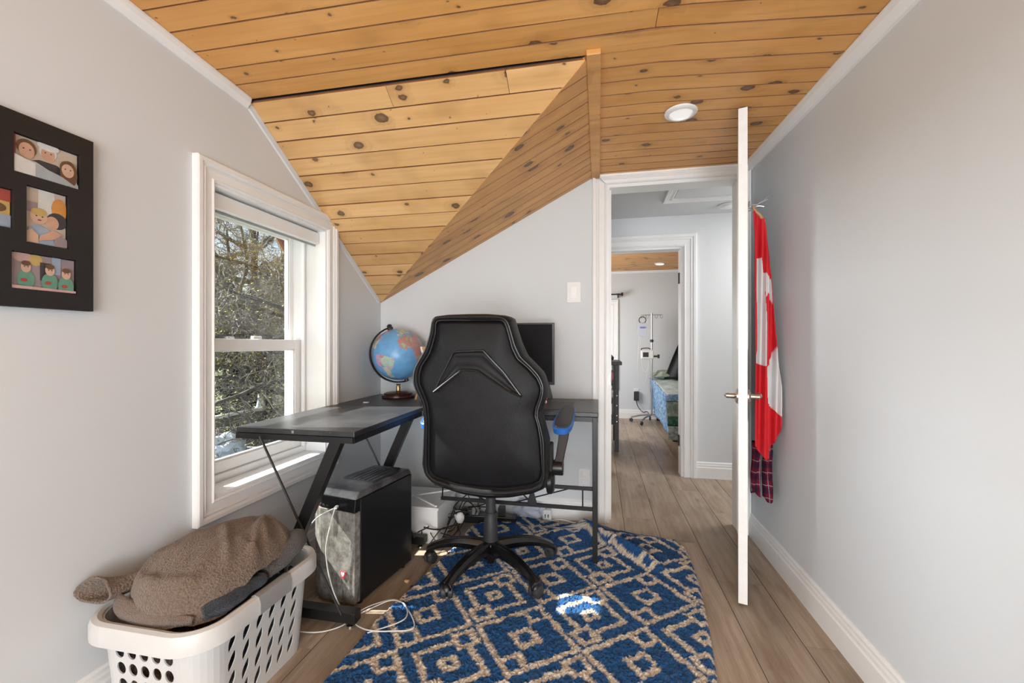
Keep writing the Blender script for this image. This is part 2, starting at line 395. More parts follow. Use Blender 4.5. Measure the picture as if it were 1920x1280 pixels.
def zc(x, y):
    l = .07*min(.8, max(0, Y1-y))*max(0, min(1, (.2-x)/1.6))
    r = .045*min(1.6, max(0, YB-y))*max(0, min(1, (x-.2)/.644))
    return ZC + l - r
ce = MB().box(-1.7, 2.5, YF-.1, YB+.12, 2.22, 2.34).build('ceiling', M['darkgrey'], label='varnished knotty pine plank ceiling, flat part over the room', cat='ceiling', kind='structure')
rnd = random.Random(11)
def flat_board(x0, x1, y0, y1):
    n = 4; st = []; yc = (y0+y1)/2
    for i in range(n+1):
        x = x0 + (x1-x0)*i/n
        st.append(((x-x0, y0-yc), (x-x0, y1-yc), zc(x, y0)-ZC, zc(x, y1)-ZC))
    plank(st, .014, M['pine'], ce, (x0, yc, ZC+rnd.uniform(0, .0015)), (1, 0, 0), (0, 1, 0))
w = .0884; k = 0; y = Y1
while y > YF:
    y0 = max(YF, y-w)
    js = {1: [.18], 4: [-.62], 8: [.35], 12: [-.2], 17: [.1]}.get(k, [])
    xs = [XL] + js + [XR]
    for a, b in zip(xs, xs[1:]): flat_board(a+.001, b-.001, y0, y)
    y -= w; k += 1
y = Y1; k = 0
while y < YB:
    flat_board(.006, XR, y, min(YB, y+w)); y += w; k += 1
# slope over the window: falls towards the back wall
dA = Vector((0, YB-Y1, ZE-(ZC-.012))); LA = dA.length; dA.normalize()
sa = MB(); nA = Vector((1, 0, 0)).cross(dA)
sl = [Vector((XL, Y1, ZC-.012)), Vector((XA, Y1, ZC-.012)), Vector((XL, YB, ZE))]
sa.add([p + nA*.016 for p in sl] + [p + nA*.03 for p in sl], [(0, 1, 2), (5, 4, 3), (0, 3, 4, 1), (1, 4, 5, 2), (2, 5, 3, 0)])
sa = sa.build('ceiling_slope', M['darkgrey'], label='triangular sloped pine ceiling falling from the flat part to the low corner above the globe', cat='ceiling', kind='structure')
nb = 15; wA = LA/nb
for k in range(nb):
    y0, y1 = k*wA, (k+1)*wA
    e0, e1 = (XA-XL)*(1-y0/LA), max(.004, (XA-XL)*(1-y1/LA))
    yc = (y0+y1)/2
    segs = [(0, None)]
    if k == 0: segs = [(0, .62), (.62, 1.10), (1.10, None)]
    for s0, s1 in segs:
        sb = ((s1-.001, y0-yc), (s1-.001, y1-yc)) if s1 else ((e0, y0-yc), (e1, y1-yc))
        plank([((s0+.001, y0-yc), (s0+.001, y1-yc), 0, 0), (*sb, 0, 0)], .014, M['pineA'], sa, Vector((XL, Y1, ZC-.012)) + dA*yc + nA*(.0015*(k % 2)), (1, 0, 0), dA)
# slope beside the doorway: falls towards the left wall
dB = Vector((XA-XL, 0, ZC-.012-ZE)); LB = dB.length; dB.normalize(); nB = dB.cross(Vector((0, 1, 0)))
sb_ = MB(); sl = [Vector((XL, YB, ZE)), Vector((XA, YB, ZC-.012)), Vector((XA, Y1, ZC-.012))]
sb_.add([p + nB*.016 for p in sl] + [p + nB*.03 for p in sl], [(0, 1, 2), (5, 4, 3), (0, 3, 4, 1), (1, 4, 5, 2), (2, 5, 3, 0)])
sb_ = sb_.build('ceiling_slope', M['darkgrey'], label='darker triangular sloped pine ceiling rising along the back wall from the low corner to the doorway', cat='ceiling', kind='structure')
y = Y1
while y < YB-.005:
    y1 = min(YB, y+.0885); yc = (y+y1)/2
    xv = lambda yy: LB*(1-(yy-Y1)/(YB-Y1))
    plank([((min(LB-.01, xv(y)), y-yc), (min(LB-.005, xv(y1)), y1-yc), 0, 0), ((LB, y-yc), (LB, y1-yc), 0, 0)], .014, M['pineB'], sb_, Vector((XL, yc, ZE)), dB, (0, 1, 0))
    y = y1
# wood trims where the slopes meet the flat ceiling
MB().box(XA-.006, XA+.044, Y1-.03, YB-.001, ZC-.020, ZC+.02).build('trim_1', M['pineB'], bev=.003, label='narrow pine trim board along the edge of the flat ceiling towards the doorway', cat='trim', kind='structure')

# crown strips
q = [(0, 0), (0, .040), (.008, .040), (.030, .022), (.036, .008), (.036, 0)]
mb = MB(); extrude_profile(mb, (XL, YF, ZC+.056), (XL, .72, ZC+.056), (1, 0, 0), (0, 0, -1), q); extrude_profile(mb, (XL, .72, ZC+.056), (XL, Y1-.01, ZC), (1, 0, 0), (0, 0, -1), [(a*.7, b) for a, b in q])
mb.build('trim_2', M['trim'], label='white crown strip where the left wall meets the flat ceiling', cat='trim', kind='structure')
mb = MB(); p0 = Vector((XL, Y1, ZC-.012)); p1 = Vector((XL, YB-.02, ZE+.012)); extrude_profile(mb, p0, p1, (1, 0, 0), -nA, [(0, 0), (0, .026), (.006, .022), (.010, 0)])
mb.build('trim_3', M['wall'], label='thin painted strip along the sloped ceiling edge above the window', cat='trim', kind='structure')
mb = MB()
for ya, yb in ((YF, 1.03), (1.03, YB)):
    extrude_profile(mb, (XR, ya, zc(XR, ya)+.002), (XR, yb, zc(XR, yb)+.002), (-1, 0, 0), (0, 0, -1), [(0, 0), (0, .044), (.01, .042), (.032, .022), (.038, .006), (.038, 0)])
mb.build('trim_4', M['trim'], label='white crown moulding along the top of the right wall', cat='trim', kind='structure')
mb = MB(); extrude_profile(mb, (-.02, YB, ZC), (XR-.03, YB, ZC), (0, -1, 0), (0, 0, -1), [(0, 0), (0, .022), (.012, .018), (.016, .006), (.016, 0)])
mb.build('trim_5', M['trim'], label='thin white cove strip above the doorway casing', cat='trim', kind='structure')

# baseboards
def baseboard(name, p0, p1, nrm, label):
    mb = MB(); extrude_profile(mb, p0, p1, (0, 0, 1), nrm, BASE); return mb.build(name, M['trim'], label=label, cat='baseboard', kind='structure')
baseboard('baseboard_left', (XL, YF, 0), (XL, YB, 0), (1, 0, 0), 'white moulded baseboard along the left wall behind the laundry basket')
baseboard('baseboard_back', (XL+.016, YB, 0), (-.036, YB, 0), (0, -1, 0), 'white moulded baseboard under the desk on the back wall')
baseboard('baseboard_right', (XR, YF, 0), (XR, YB-.02, 0), (-1, 0, 0), 'white moulded baseboard along the right wall')
# doorway casing and jamb
mb = MB(); cp = casing_prof(.082)
extrude_profile(mb, (DX0, YB, 0), (DX0, YB, DZ), (-1, 0, 0), (0, -1, 0), cp, 0, .55)
extrude_profile(mb, (DX1, YB, 0), (DX1, YB, DZ), (1, 0, 0), (0, -1, 0), casing_prof(.042), 0, .55)
extrude_profile(mb, (DX0, YB, DZ), (DX1, YB, DZ), (0, 0, 1), (0, -1, 0), casing_prof(.046), -1, 1)
d2 = thing('trim_6', 'white fluted casing around the open doorway to the hall', 'door casing', (0, 0, 0), kind='structure')
mb.build('casing', M['trim'], d2)
mb = MB(); mb.box(DX0-.001, DX0+.018, YB, YB+.12, 0, DZ).box(DX1-.018, DX1+.001, YB, YB+.12, 0, DZ).box(DX0+.018, DX1-.018, YB, YB+.12, DZ-.018, DZ+.001)
mb.box(DX0+.018, DX0+.030, YB+.045, YB+.08, 0, DZ-.018); mb.build('jamb', M['trim'], d2)
mb = MB(); mb.box(DX0+.018, DX0+.020, YB+.012, YB+.040, .83, .89); mb.build('strike_plate', M['chrome'], d2)

# ------------------------------------------------------------------ window
win = thing('window_1', 'white double hung window over the near end of the desk', 'window', (XL, 1.7, .49), kind='structure')
def wpart(mb, name, mat, par=win, **kw):
    o = mb.build(name, mat, par, **kw); o.matrix_parent_inverse = Matrix.Translation((-XL, -1.7, -.49)); return o
cp = casing_prof(.078, .028); v = (1, 0, 0)
for (p0, p1, u, m0, m1) in (((XL, WY0, WZ0), (XL, WY0, WZ1), (0, -1, 0), -1, 1), ((XL, WY1, WZ0), (XL, WY1, WZ1), (0, 1, 0), -1, 1),
                            ((XL, WY0, WZ1), (XL, WY1, WZ1), (0, 0, 1), -1, 1), ((XL, WY0, WZ0), (XL, WY1, WZ0), (0, 0, -1), -1, 1)):
    mb = MB(); extrude_profile(mb, p0, p1, u, v, cp, m0, m1); wpart(mb, 'casing', M['trim'])
mb = MB(); xa, xb = XL-.17, XL+.006
mb.box(xa, xb, WY0-.001, WY0+.010, WZ0, WZ1).box(xa, xb, WY1-.010, WY1+.001, WZ0, WZ1).box(xa, xb, WY0+.01, WY1-.01, WZ1-.010, WZ1+.001); wpart(mb, 'jamb_liner', M['trim'])
mb = MB().box(xa, xb, WY0+.01, WY1-.01, WZ0-.001, WZ0+.012); wpart(mb, 'sill', M['trim'], bev=.003)
fa, fb = XL-.235, XL-.112; a0, a1, b0, b1 = WY0+.010, WY1-.010, WZ0+.012, WZ1-.010
mb = MB(); mb.box(fa, fb, a0, a0+.012, b0, b1).box(fa, fb, a1-.012, a1, b0, b1).box(fa, fb, a0+.012, a1-.012, b0, b0+.030).box(fa, fb, a0+.012, a1-.012, b1-.014, b1)
mb.box(fb-.012, fb+.006, a0+.01, a0+.024, b0+.03, b1-.014).box(fb-.012, fb+.006, a1-.024, a1-.01, b0+.03, b1-.014)
wpart(mb, 'frame', M['vinyl'], bev=.002)
def sash(xc, z0, z1, name, st):
    y0, y1 = a0+.013, a1-.013; mb = MB(); h = .016
    mb.box(xc-h, xc+h, y0, y0+st, z0, z1).box(xc-h, xc+h, y1-st, y1, z0, z1).box(xc-h, xc+h, y0+st, y1-st, z0, z0+st).box(xc-h, xc+h, y0+st, y1-st, z1-st, z1)
    for (ya, yb, za, zb) in ((y0+st, y0+st+.008, z0+st, z1-st), (y1-st-.008, y1-st, z0+st, z1-st), (y0+st, y1-st, z0+st, z0+st+.008), (y0+st, y1-st, z1-st-.008, z1-st)): mb.box(xc-.006, xc+.010, ya, yb, za, zb)
    o = wpart(mb, name, M['vinyl'], bev=.0015)
    mb = MB().box(xc-.004, xc-.001, y0+st-.004, y1-st+.004, z0+st-.004, z1-st+.004); g = mb.build('pane', M['glass'], o); return o
sash(XL-.145, b0+.031, 1.098, 'lower_sash', .048); sash(XL-.195, 1.062, b1-.015, 'upper_sash', .026)
mb = MB().box(XL-.130, XL-.112, 1.68, 1.73, 1.098, 1.112); wpart(mb, 'sash_lock', M['vinyl'], bev=.003)
sh = MB().box(XL-.085, XL-.028, a0+.004, a1-.004, 1.606, 1.668).build('roller_shade', M['trim'], bev=.006, label='white roller shade headrail rolled up at the top of the window', cat='window shade')
MB().tube([(XL-.056, a0+.006, 1.603), (XL-.056, a1-.006, 1.603)], .006, 8).build('hem_bar', M['greygrip'], sh)

# ------------------------------------------------------------------ hall and far bedroom shell
mb = MB(); mb.box(-1.7, .079-.0, YH, YH2, 0, 2.3); mb.box(.675, 2.4, YH, YH2, 0, 2.3); mb.box(.079, .675, YH, YH2, 1.868, 2.3)
mb.build('wall_hall', M['hallwall'], label='pale grey white hall wall seen through the doorway', cat='wall', kind='structure')
MB().box(2.3, 2.42, YB, YE+.1, 0, 2.3).build('wall_hall_right', M['hallwall'], label='hall and bedroom end wall hidden to the right', cat='wall', kind='structure')
MB().box(-1.72, -1.6, YB, YE+.1, 0, 2.3).build('wall_hall_left', M['hallwall'], label='hall and bedroom end wall hidden to the left', cat='wall', kind='structure')
hc = MB().box(-1.7, 2.4, YB+.12, YH2, 2.12, 2.22).build('ceiling_hall', M['hallwall'], label='flat white hall ceiling beyond the doorway', cat='ceiling', kind='structure')
MB().box(-1.7, 2.4, YE, YE+.12, 0, 2.3).build('wall_bedroom', M['wall'], label='warm white far bedroom wall behind the drip stand', cat='wall', kind='structure')
bc = MB().box(-1.7, 2.4, YH2, YE+.1, 2.15, 2.25).build('ceiling_bedroom', M['darkgrey'], label='pine plank ceiling of the far bedroom', cat='ceiling', kind='structure')
y = YH2
while y < YE:
    y1 = min(YE, y+.088); yc = (y+y1)/2
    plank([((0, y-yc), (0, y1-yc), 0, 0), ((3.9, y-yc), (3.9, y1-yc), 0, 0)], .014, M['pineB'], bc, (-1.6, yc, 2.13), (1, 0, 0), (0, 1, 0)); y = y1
d3 = thing('trim_7', 'white casing around the far bedroom doorway across the hall', 'door casing', kind='structure')
mb = MB(); cp = casing_prof(.10)
extrude_profile(mb, (.675, YH, 0), (.675, YH, 1.868), (1, 0, 0), (0, -1, 0), cp, 0, 1); extrude_profile(mb, (.079, YH, 0), (.079, YH, 1.868), (-1, 0, 0), (0, -1, 0), cp, 0, 1)
extrude_profile(mb, (.079, YH, 1.868), (.675, YH, 1.868), (0, 0, 1), (0, -1, 0), cp, -1, 1); mb.build('casing', M['trim'], d3)
mb = MB().box(.657, .676, YH, YH2, 0, 1.868).box(.078, .097, YH, YH2, 0, 1.868).box(.097, .657, YH, YH2, 1.85, 1.869); mb.build('jamb', M['trim'], d3)
for z in (.28, 1.62):
    mb = MB().box(.652, .657, YH+.055, YH+.085, z-.045, z+.045); mb.tube([(.652, YH+.07, z-.045), (.652, YH+.07, z+.045)], .005, 8); mb.build('hinge', M['darkgrey'], d3)
baseboard('baseboard_hall', (.775, YH, 0), (2.3, YH, 0), (0, -1, 0), 'white moulded baseboard on the hall wall right of the bedroom doorway')
baseboard('baseboard_bedroom', (-1.6, YE, 0), (2.3, YE, 0), (0, -1, 0), 'white baseboard on the far bedroom wall')
mb = MB(); extrude_profile(mb, (-1.6, YE, 2.13), (2.3, YE, 2.13), (0, -1, 0), (0, 0, -1), [(0, 0), (0, .03), (.03, 0)]); mb.build('trim_8', M['trim'], label='white cove strip at the top of the far bedroom wall', cat='trim', kind='structure')
# attic hatch and vent on hall ceiling
ah = thing('attic_hatch', 'white framed attic hatch in the hall ceiling', 'hatch', (.75, 3.05, 2.12))
hx0, hx1, hy0, hy1 = -.29, .33, -.27, .235
cp = casing_prof(.06, .02)
for p0, p1, u in (((hx0+.06, hy0+.06, 0), (hx1-.06, hy0+.06, 0), (0, -1, 0)), ((hx0+.06, hy1-.06, 0), (hx1-.06, hy1-.06, 0), (0, 1, 0)), ((hx0+.06, hy0+.06, 0), (hx0+.06, hy1-.06, 0), (-1, 0, 0)), ((hx1-.06, hy0+.06, 0), (hx1-.06, hy1-.06, 0), (1, 0, 0))):
    mb = MB(); extrude_profile(mb, p0, p1, u, (0, 0, -1), cp, -1, 1); mb.build('frame', M['trim'], ah)
MB().box(hx0+.07, hx1-.07, hy0+.07, hy1-.07, -.006, 0).build('panel', M['hallwall'], ah)
vt = thing('ceiling_vent', 'small round white exhaust vent on the hall ceiling', 'vent', (.96, 3.46, 2.12))
MB().lathe([(.075, 0), (.08, -.006), (.07, -.014), (.055, -.010)], n=32).build('rim', M['white'], vt, smooth=True)
MB().lathe([(.05, -.006), (.048, -.018), (.03, -.024), (.001, -.025)], n=32).build('cone', M['white'], vt, smooth=True)

# downlights
def downlight(loc, label, on):
    t_ = thing('recessed_light', label, 'ceiling light', loc)
    MB().lathe([(.046, -.004), (.050, -.012), (.060, -.012), (.068, -.006), (.069, 0)], n=40).build('trim_ring', M['white'], t_, smooth=True)
    MB().lathe([(.047, -.0055), (.001, -.0065)], n=40).build('diffuser', M['lampon'] if on else M['lampdim'], t_, smooth=True)
downlight((.353, 1.972, zc(.353, 1.972)), 'white recessed disc light in the pine ceiling near the open door', False)
downlight((.79, 5.86, 2.13), 'bright lit recessed light in the far bedroom ceiling', True)

# ------------------------------------------------------------------ open door
door = thing('door_1', 'white interior door standing open, seen edge-on', 'door', (.579, 1.897, 0), math.atan2(.723, .211), kind='structure')
mb = MB(); mb.box(0, .752, -.017, .017, .012, 2.042); mb.build('leaf', M['doorpaint'], door, bev=.002)
for sgn in (1, -1):
    for z0, z1 in ((.25, .75), (1.05, 1.85)):
        for xa_, xb_ in ((.11, .35), (.41, .65)):
            mb = MB(); y = sgn*.017
            for (q0, q1, u) in (((xa_, y, z0), (xb_, y, z0), (0, 0, 1)), ((xa_, y, z1), (xb_, y, z1), (0, 0, -1)), ((xa_, y, z0), (xa_, y, z1), (1, 0, 0)), ((xb_, y, z0), (xb_, y, z1), (-1, 0, 0))):
                extrude_profile(mb, q0, q1, u, (0, sgn, 0), [(0, 0), (.004, .004), (.012, .004), (.018, 0)], 1, -1)
            mb.build('panel_moulding', M['doorpaint'], door)
mb = MB(); mb.box(-.0015, .0005, -.013, .013, .825, .885); mb.build('latch_plate', M['chrome'], door)
mb = MB(); mb.box(-.008, .0, -.006, .006, .846, .866); mb.build('latch_bolt', M['chrome'], door, bev=.002)
for sgn in (1, -1):
    mb = MB(); mb.lathe([(.032, .0), (.032, .005), (.026, .010), (.012, .014), (.010, .040), (.011, .045), (.0, .046)], (.06, sgn*.017, .856), 24, (0, sgn, 0))
    mb.build('rose', M['chrome'], door, smooth=True)
    mb = MB(); mb.tube(catmull([(.06, sgn*.055, .856), (.075, sgn*.062, .856), (.11, sgn*.064, .857), (.165, sgn*.062, .856)], 6), .009, 12); mb.lathe([(0, 0), (.011, .001), (.011, .012), (0, .013)], (.06, sgn*.05, .856), 16, (0, sgn, 0))
    mb.build('lever_handle', M['chrome'], door, smooth=True)
for z in (.25, 1.05, 1.84):
    mb = MB(); mb.tube([(.755, -.021, z-.045), (.755, -.021, z+.045)], .006, 10); mb.box(.70, .752, -.0185, -.0165, z-.045, z+.045); mb.build('hinge', M['chrome'], door)

# ------------------------------------------------------------------ flag, hanger, trousers, hook rack
def P22(px, py, Y=2.2):   # small table of scale at the hanging clothes: metres across and up in the plane y = Y
    k = Y/2.2
    return ((.716 + (px-1412)*.00227)*k, 1.075 + (1.704-1.075-(py-395)*.0025)*k)
hk = thing('hook_rack', 'wire over-door hooks on the back of the open door above the flag', 'hook rack', (.705, 2.2, 1.73))
mb = MB(); mb.box(-.017, -.011, -.03, .14, -.01, .012); mb.build('rail', M['steel'], hk)
for i in range(3):
    y0 = -.01 + i*.05
    mb = MB(); mb.tube(catmull([(-.011, y0, .0), (.02, y0, .0), (.055, y0-.005, .02), (.085, y0-.01, .055-.02*i)], 6), .0028, 6); mb.build('hook', M['steel'], hk, smooth=True)
hg = thing('clothes_hanger', 'wooden clothes hanger tucked inside the hanging flag', 'hanger', (.735, 2.2, 1.70))
mb = MB(); mb.tube(catmull([(-.018, 0, .025), (-.012, 0, .006), (.012, .0, -.02), (.03, .01, -.05), (.04, .02, -.10)], 6), [.008]*25, 8); mb.build('shoulder', M['hangwood'], hg, smooth=True)
mb = MB(); mb.tube(catmull([(-.012, 0, .01), (-.014, 0, .03), (-.004, 0, .042), (.006, 0, .036)], 6), .002, 6); mb.build('hook', M['steel'], hg, smooth=True)
topT = [(1411, 397), (1417, 394), (1424, 397), (1433, 411), (1438, 450), (1447, 520), (1452, 590), (1456, 660), (1460, 722), (1461, 745)]
botT = [(1411, 836), (1418, 842), (1428, 855), (1434, 864), (1440, 852), (1447, 842), (1453, 828), (1458, 806), (1460, 790), (1461, 770)]
whites = [[(1417, 485), (1428, 484), (1431, 516), (1434, 600), (1435, 688), (1413, 681), (1420, 650)],
          [(1430, 512), (1447, 525), (1450, 570), (1439, 550), (1433, 558)],
          [(1455, 650), (1462, 700), (1462, 783), (1450, 768), (1437, 757), (1436, 690), (1446, 674)]]
NX, NZ = 90, 280; vs = []; fs = []; mi = []
for i in range(NX+1):
    px = 1411 + 50*i/NX; t0, t1 = interp(px, topT), interp(px, botT)
    for j in range(NZ+1):
        py = t0 + (t1-t0)*j/NZ; X_, Z_ = P22(px, py)
        f = .022*math.cos((px-1411)/24*math.pi*2) + .006*math.sin(px*.9 + py*.01) + .010*abs((px-1436)/25)
        vs.append((X_, 2.2 - f*(min(1, (j+8)/40)) , Z_))
for i in range(NX):
    for j in range(NZ):
        fs.append((i*(NZ+1)+j, (i+1)*(NZ+1)+j, (i+1)*(NZ+1)+j+1, i*(NZ+1)+j+1))
        px = 1411 + 50*(i+.5)/NX; py = interp(px, topT) + (interp(px, botT)-interp(px, topT))*(j+.5)/NZ
        mi.append(1 if any(pip(px, py, w_) for w_ in whites) else 0)
mb = MB(); mb.v = vs; mb.f = fs; mb.mi = mi
mb.build('flag', [M['red'], M['flagwhite']], smooth='all', sol=.002, label='red and white maple leaf flag hanging folded behind the open door', cat='flag')
# plaid trousers behind the flag
tr = thing('plaid_trousers', 'dark red plaid pyjama trousers hanging below the flag', 'trousers', (.775, 2.26, .3))
def trouser(cx0, cx1, top, bot, ph):
    n = 28; mb = MB(); rings = []
    for j in range(41):
        tt = j/40; z = top + (bot-top)*tt; ring = []
        for k in range(n):
            a = 2*math.pi*k/n; hw = (cx1-cx0)/2*(.75+.25*tt)
            X_ = (cx0+cx1)/2 + math.cos(a)*hw*(1+.12*math.sin(3*a+ph+4*tt)); Y_ = .016 + math.sin(a)*.026*(1+.35*math.sin(4*a+ph+5*tt))
            ring.append((X_, Y_ - .01*math.sin(tt*6+ph), z + (.012*math.sin(a*2+ph) if tt > .9 else 0)))
        rings.append(ring)
    mb.loft(rings, True, False); return mb
trouser(-.045, -.002, .30, .05, .4).build('leg', M['plaid'], tr, smooth='all')
trouser(.006, .052, .29, .028, 2.0).build('leg', M['plaid'], tr, smooth='all')

# ------------------------------------------------------------------ light switch
sw = thing('light_switch', 'white rocker light switch on the back wall left of the doorway', 'light switch', (-.147, YB, 1.392))
MB().box(-.043, .043, -.006, 0, -.064, .064).build('plate', M['white'], sw, bev=.003)
mb = MB(); mb.add([(-.017, -.007, -.034), (.017, -.007, -.034), (.017, -.011, .034), (-.017, -.011, .034), (-.017, -.004, -.034), (.017, -.004, -.034), (.017, -.004, .034), (-.017, -.004, .034)], [(0, 1, 2, 3), (4, 7, 6, 5), (0, 4, 5, 1), (1, 5, 6, 2), (2, 6, 7, 3), (3, 7, 4, 0)])
mb.build('rocker', M['vinyl'], sw, bev=.001)
for z in (-.05, .05): MB().lathe([(.003, 0), (.003, .0015), (0, .002)], (0, -.006, z), 10, (0, -1, 0)).build('screw', M['vinyl'], sw)
ol = thing('wall_outlet', 'white double wall outlet low on the back wall under the desk', 'outlet', (-.085, YB, .26))
MB().box(-.036, .036, -.005, 0, -.057, .057).build('plate', M['white'], ol, bev=.003)
for z in (-.024, .024): MB().box(-.016, .016, -.008, -.004, z-.014, z+.014).build('socket', M['vinyl'], ol, bev=.003)

# ------------------------------------------------------------------ picture frame with family photos
pf = thing('collage_frame', 'black multi-photo collage frame hanging on the left wall', 'picture frame', (XL, .70, 1.41))
FY0, FY1, FZ0, FZ1 = .44, .956, 1.168, 1.651
wins = {'top': (.787, .925, 1.503, 1.600), 'middle': (.811, .899, 1.333, 1.478), 'left': (.70, .787, 1.36, 1.455), 'bottom': (.783, .918, 1.213, 1.306), 'l2': (.50, .66, 1.46, 1.59), 'l3': (.50, .66, 1.22, 1.38)}
# the front board is cut into cells around the photo openings
ys = sorted({FY0, FY1} | {w_[i] for w_ in wins.values() for i in (0, 1)}); zs = sorted({FZ0, FZ1} | {w_[i] for w_ in wins.values() for i in (2, 3)})
inside = lambda y, z: any(w_[0] < y < w_[1] and w_[2] < z < w_[3] for w_ in wins.values())
mb = MB(); bm = bmesh.new(); vm = {}
def gv(i, j):
    if (i, j) not in vm: vm[i, j] = bm.verts.new((.022, ys[i]-.70, zs[j]-1.41))
    return vm[i, j]
for i in range(len(ys)-1):
    for j in range(len(zs)-1):
        if not inside((ys[i]+ys[i+1])/2, (zs[j]+zs[j+1])/2): bm.faces.new((gv(i, j), gv(i+1, j), gv(i+1, j+1), gv(i, j+1)))
ret = bmesh.ops.extrude_face_region(bm, geom=bm.faces[:]); bmesh.ops.translate(bm, vec=(-.021, 0, 0), verts=[g for g in ret['geom'] if isinstance(g, bmesh.types.BMVert)])
bmesh.ops.recalc_face_normals(bm, faces=bm.faces); bmesh.ops.dissolve_limit(bm, angle_limit=.01, verts=bm.verts, edges=bm.edges)
me = bpy.data.meshes.new('board'); bm.to_mesh(me); bm.free(); me.materials.append(simple('frame_black', (.012, .011, .012), .5)); bo = bpy.data.objects.new('board', me); COL.objects.link(bo); fin(bo, pf)
def flat(mb, y, z, pts, lay, mi):   # flat printed shape in photo coordinates
    mb.add([(.0125 + lay*.0003, y + a - .70, z + b - 1.41) for a, b in pts], [tuple(range(len(pts)))], mi)
def ell(cx, cy, rx, ry, n=18, a0=0, a1=2*math.pi): return [(cx+rx*math.cos(a0+(a1-a0)*k/n), cy+ry*math.sin(a0+(a1-a0)*k/n)) for k in range(n + (0 if a1-a0 > 6.2 else 1))]
PC = {n_: simple('print_'+n_, c, .45, var=.08, sc=40) for n_, c in dict(cream=(.52, .44, .36), skin=(.55, .33, .23), skin2=(.60, .40, .30), brown=(.14, .07, .035), grey=(.36, .40, .42), dark=(.05, .045, .05), white=(.62, .62, .60), red=(.36, .07, .05), orange=(.60, .27, .07), purple=(.10, .085, .17), yellow=(.5, .35, .12), green=(.13, .30, .22), pink=(.52, .35, .33), blue=(.30, .36, .46), mauve=(.30, .24, .26)).items()}
PK = list(PC); PI = {k_: i for i, k_ in enumerate(PK)}; PM = [PC[k_] for k_ in PK]
def photo(w_, shapes, label):
    y0, y1, z0, z1 = wins[w_]; W_, H_ = y1-y0, z1-z0; mb = MB()
    mb.box(.004, .0125, y0-.698, y1-.702, z0-1.408, z1-1.412, PI[shapes[0]])
    for l, (c, pts) in enumerate(shapes[1:], 1):
        pts = [(min(.985, max(.015, a)), min(.985, max(.015, b))) for a, b in pts]
        flat(mb, y0, z0, [(a*W_, b*H_) for a, b in pts], l, PI[c])
    mb.build('photo', PM, pf, label=label)
def person(cx, cy, r, skin, hair, shirt, sw_=2.2, long=False):
    asp = .72
    s = [(shirt, [(cx-r*sw_*asp, -.1), (cx-r*sw_*asp, cy-r*1.9), (cx-r*.9*asp, cy-r*1.15), (cx+r*.9*asp, cy-r*1.15), (cx+r*sw_*asp, cy-r*1.9), (cx+r*sw_*asp, -.1)])]
    if long: s.append((hair, ell(cx+.1*r, cy-.5*r, r*1.05*asp, r*1.9)))
    s += [(hair, ell(cx, cy+r*.25, r*.95*asp, r*1.05)), (skin, ell(cx, cy-r*.1, r*.74*asp, r*.98))]
    for sx_ in (-.3, .3): s.append(('dark', ell(cx+sx_*r*asp, cy+.08*r, r*.10*asp, r*.09, 8)))
    s.append(('pink', ell(cx, cy-.5*r, r*.22*asp, r*.06, 10))); return s
photo('top', ['cream', ('red', [(0, .42), (.06, .42), (.06, 1), (0, 1)])] + person(.52, .74, .20, 'skin', 'white', 'dark', 2.4) + [('white', ell(.52, .93, .17, .12))] + person(.20, .66, .21, 'skin', 'brown', 'white', 2.6)
      + person(.81, .46, .19, 'skin2', 'brown', 'grey', 2.0, True) + [('grey', [(0, 0), (1, 0), (1, .02), (.72, .22), (.31, .36), (.31, .0)]), ('white', [(0, 0), (.31, 0), (.31, .36), (0, .46)])], 'family group photograph in the wide top opening')
photo('middle', ['cream', ('white', [(.32, .5), (.7, .5), (.7, 1), (.32, 1)]), ('mauve', [(0, .56), (.3, .56), (.3, .74), (0, .74)]), ('orange', ell(.82, .70, .2, .2)), ('dark', ell(.76, .48, .25, .15)), ('skin', ell(.64, .43, .16, .12)), ('blue', [(.08, .0), (.08, .28), (.3, .36), (.6, .28), (.72, .0)]), ('skin2', ell(.32, .50, .2, .14)), ('yellow', ell(.32, .575, .18, .07)), ('dark', ell(.26, .505, .022, .012, 8)), ('dark', ell(.40, .50, .022, .012, 8)), ('red', ell(.33, .435, .05, .014, 8)),
      ('skin2', [(.02, .0), (.02, .2), (.16, .26), (.3, .16), (.3, 0)]), ('skin', [(.3, .06), (.34, .16), (.66, .3), (.86, .24), (.7, .14)]), ('mauve', ell(.85, .08, .18, .12))], 'photograph of a baby beside a dark haired child')
photo('left', ['yellow', ('red', [(0, .68), (1, .68), (1, 1), (0, 1)]), ('brown', ell(.7, .5, .2, .12)), ('purple', [(0, 0), (.75, 0), (.75, .33), (0, .35)]), ('blue', [(.75, 0), (1, 0), (1, .33), (.75, .33)])], 'half seen photograph in red, yellow and purple')
sh_ = ['mauve', ('pink', ell(.18, .9, .14, .16)), ('yellow', ell(.38, .84, .1, .16)), ('dark', [(.44, .3), (.6, .3), (.6, .8), (.44, .8)]), ('blue', [(.62, .5), (.76, .5), (.76, 1), (.62, 1)])]
for cx, cy in ((.23, .62), (.58, .60), (.83, .55)): sh_ += [('green', ell(cx, cy-.34, .13, .26)), ('skin2', ell(cx, cy, .075, .15)), ('brown', ell(cx, cy+.10, .07, .07)), ('red', ell(cx-.03, cy-.36, .05, .05)), ('dark', ell(cx-.025, cy+.01, .01, .018, 8)), ('dark', ell(cx+.025, cy+.01, .01, .018, 8))]
photo('bottom', sh_ + [('pink', [(0, 0), (1, 0), (1, .08), (0, .1)])], 'photograph of three small children in green pyjamas')
photo('l2', ['cream', ('grey', ell(.5, .4, .2, .3))], 'photograph hidden beyond the picture edge')
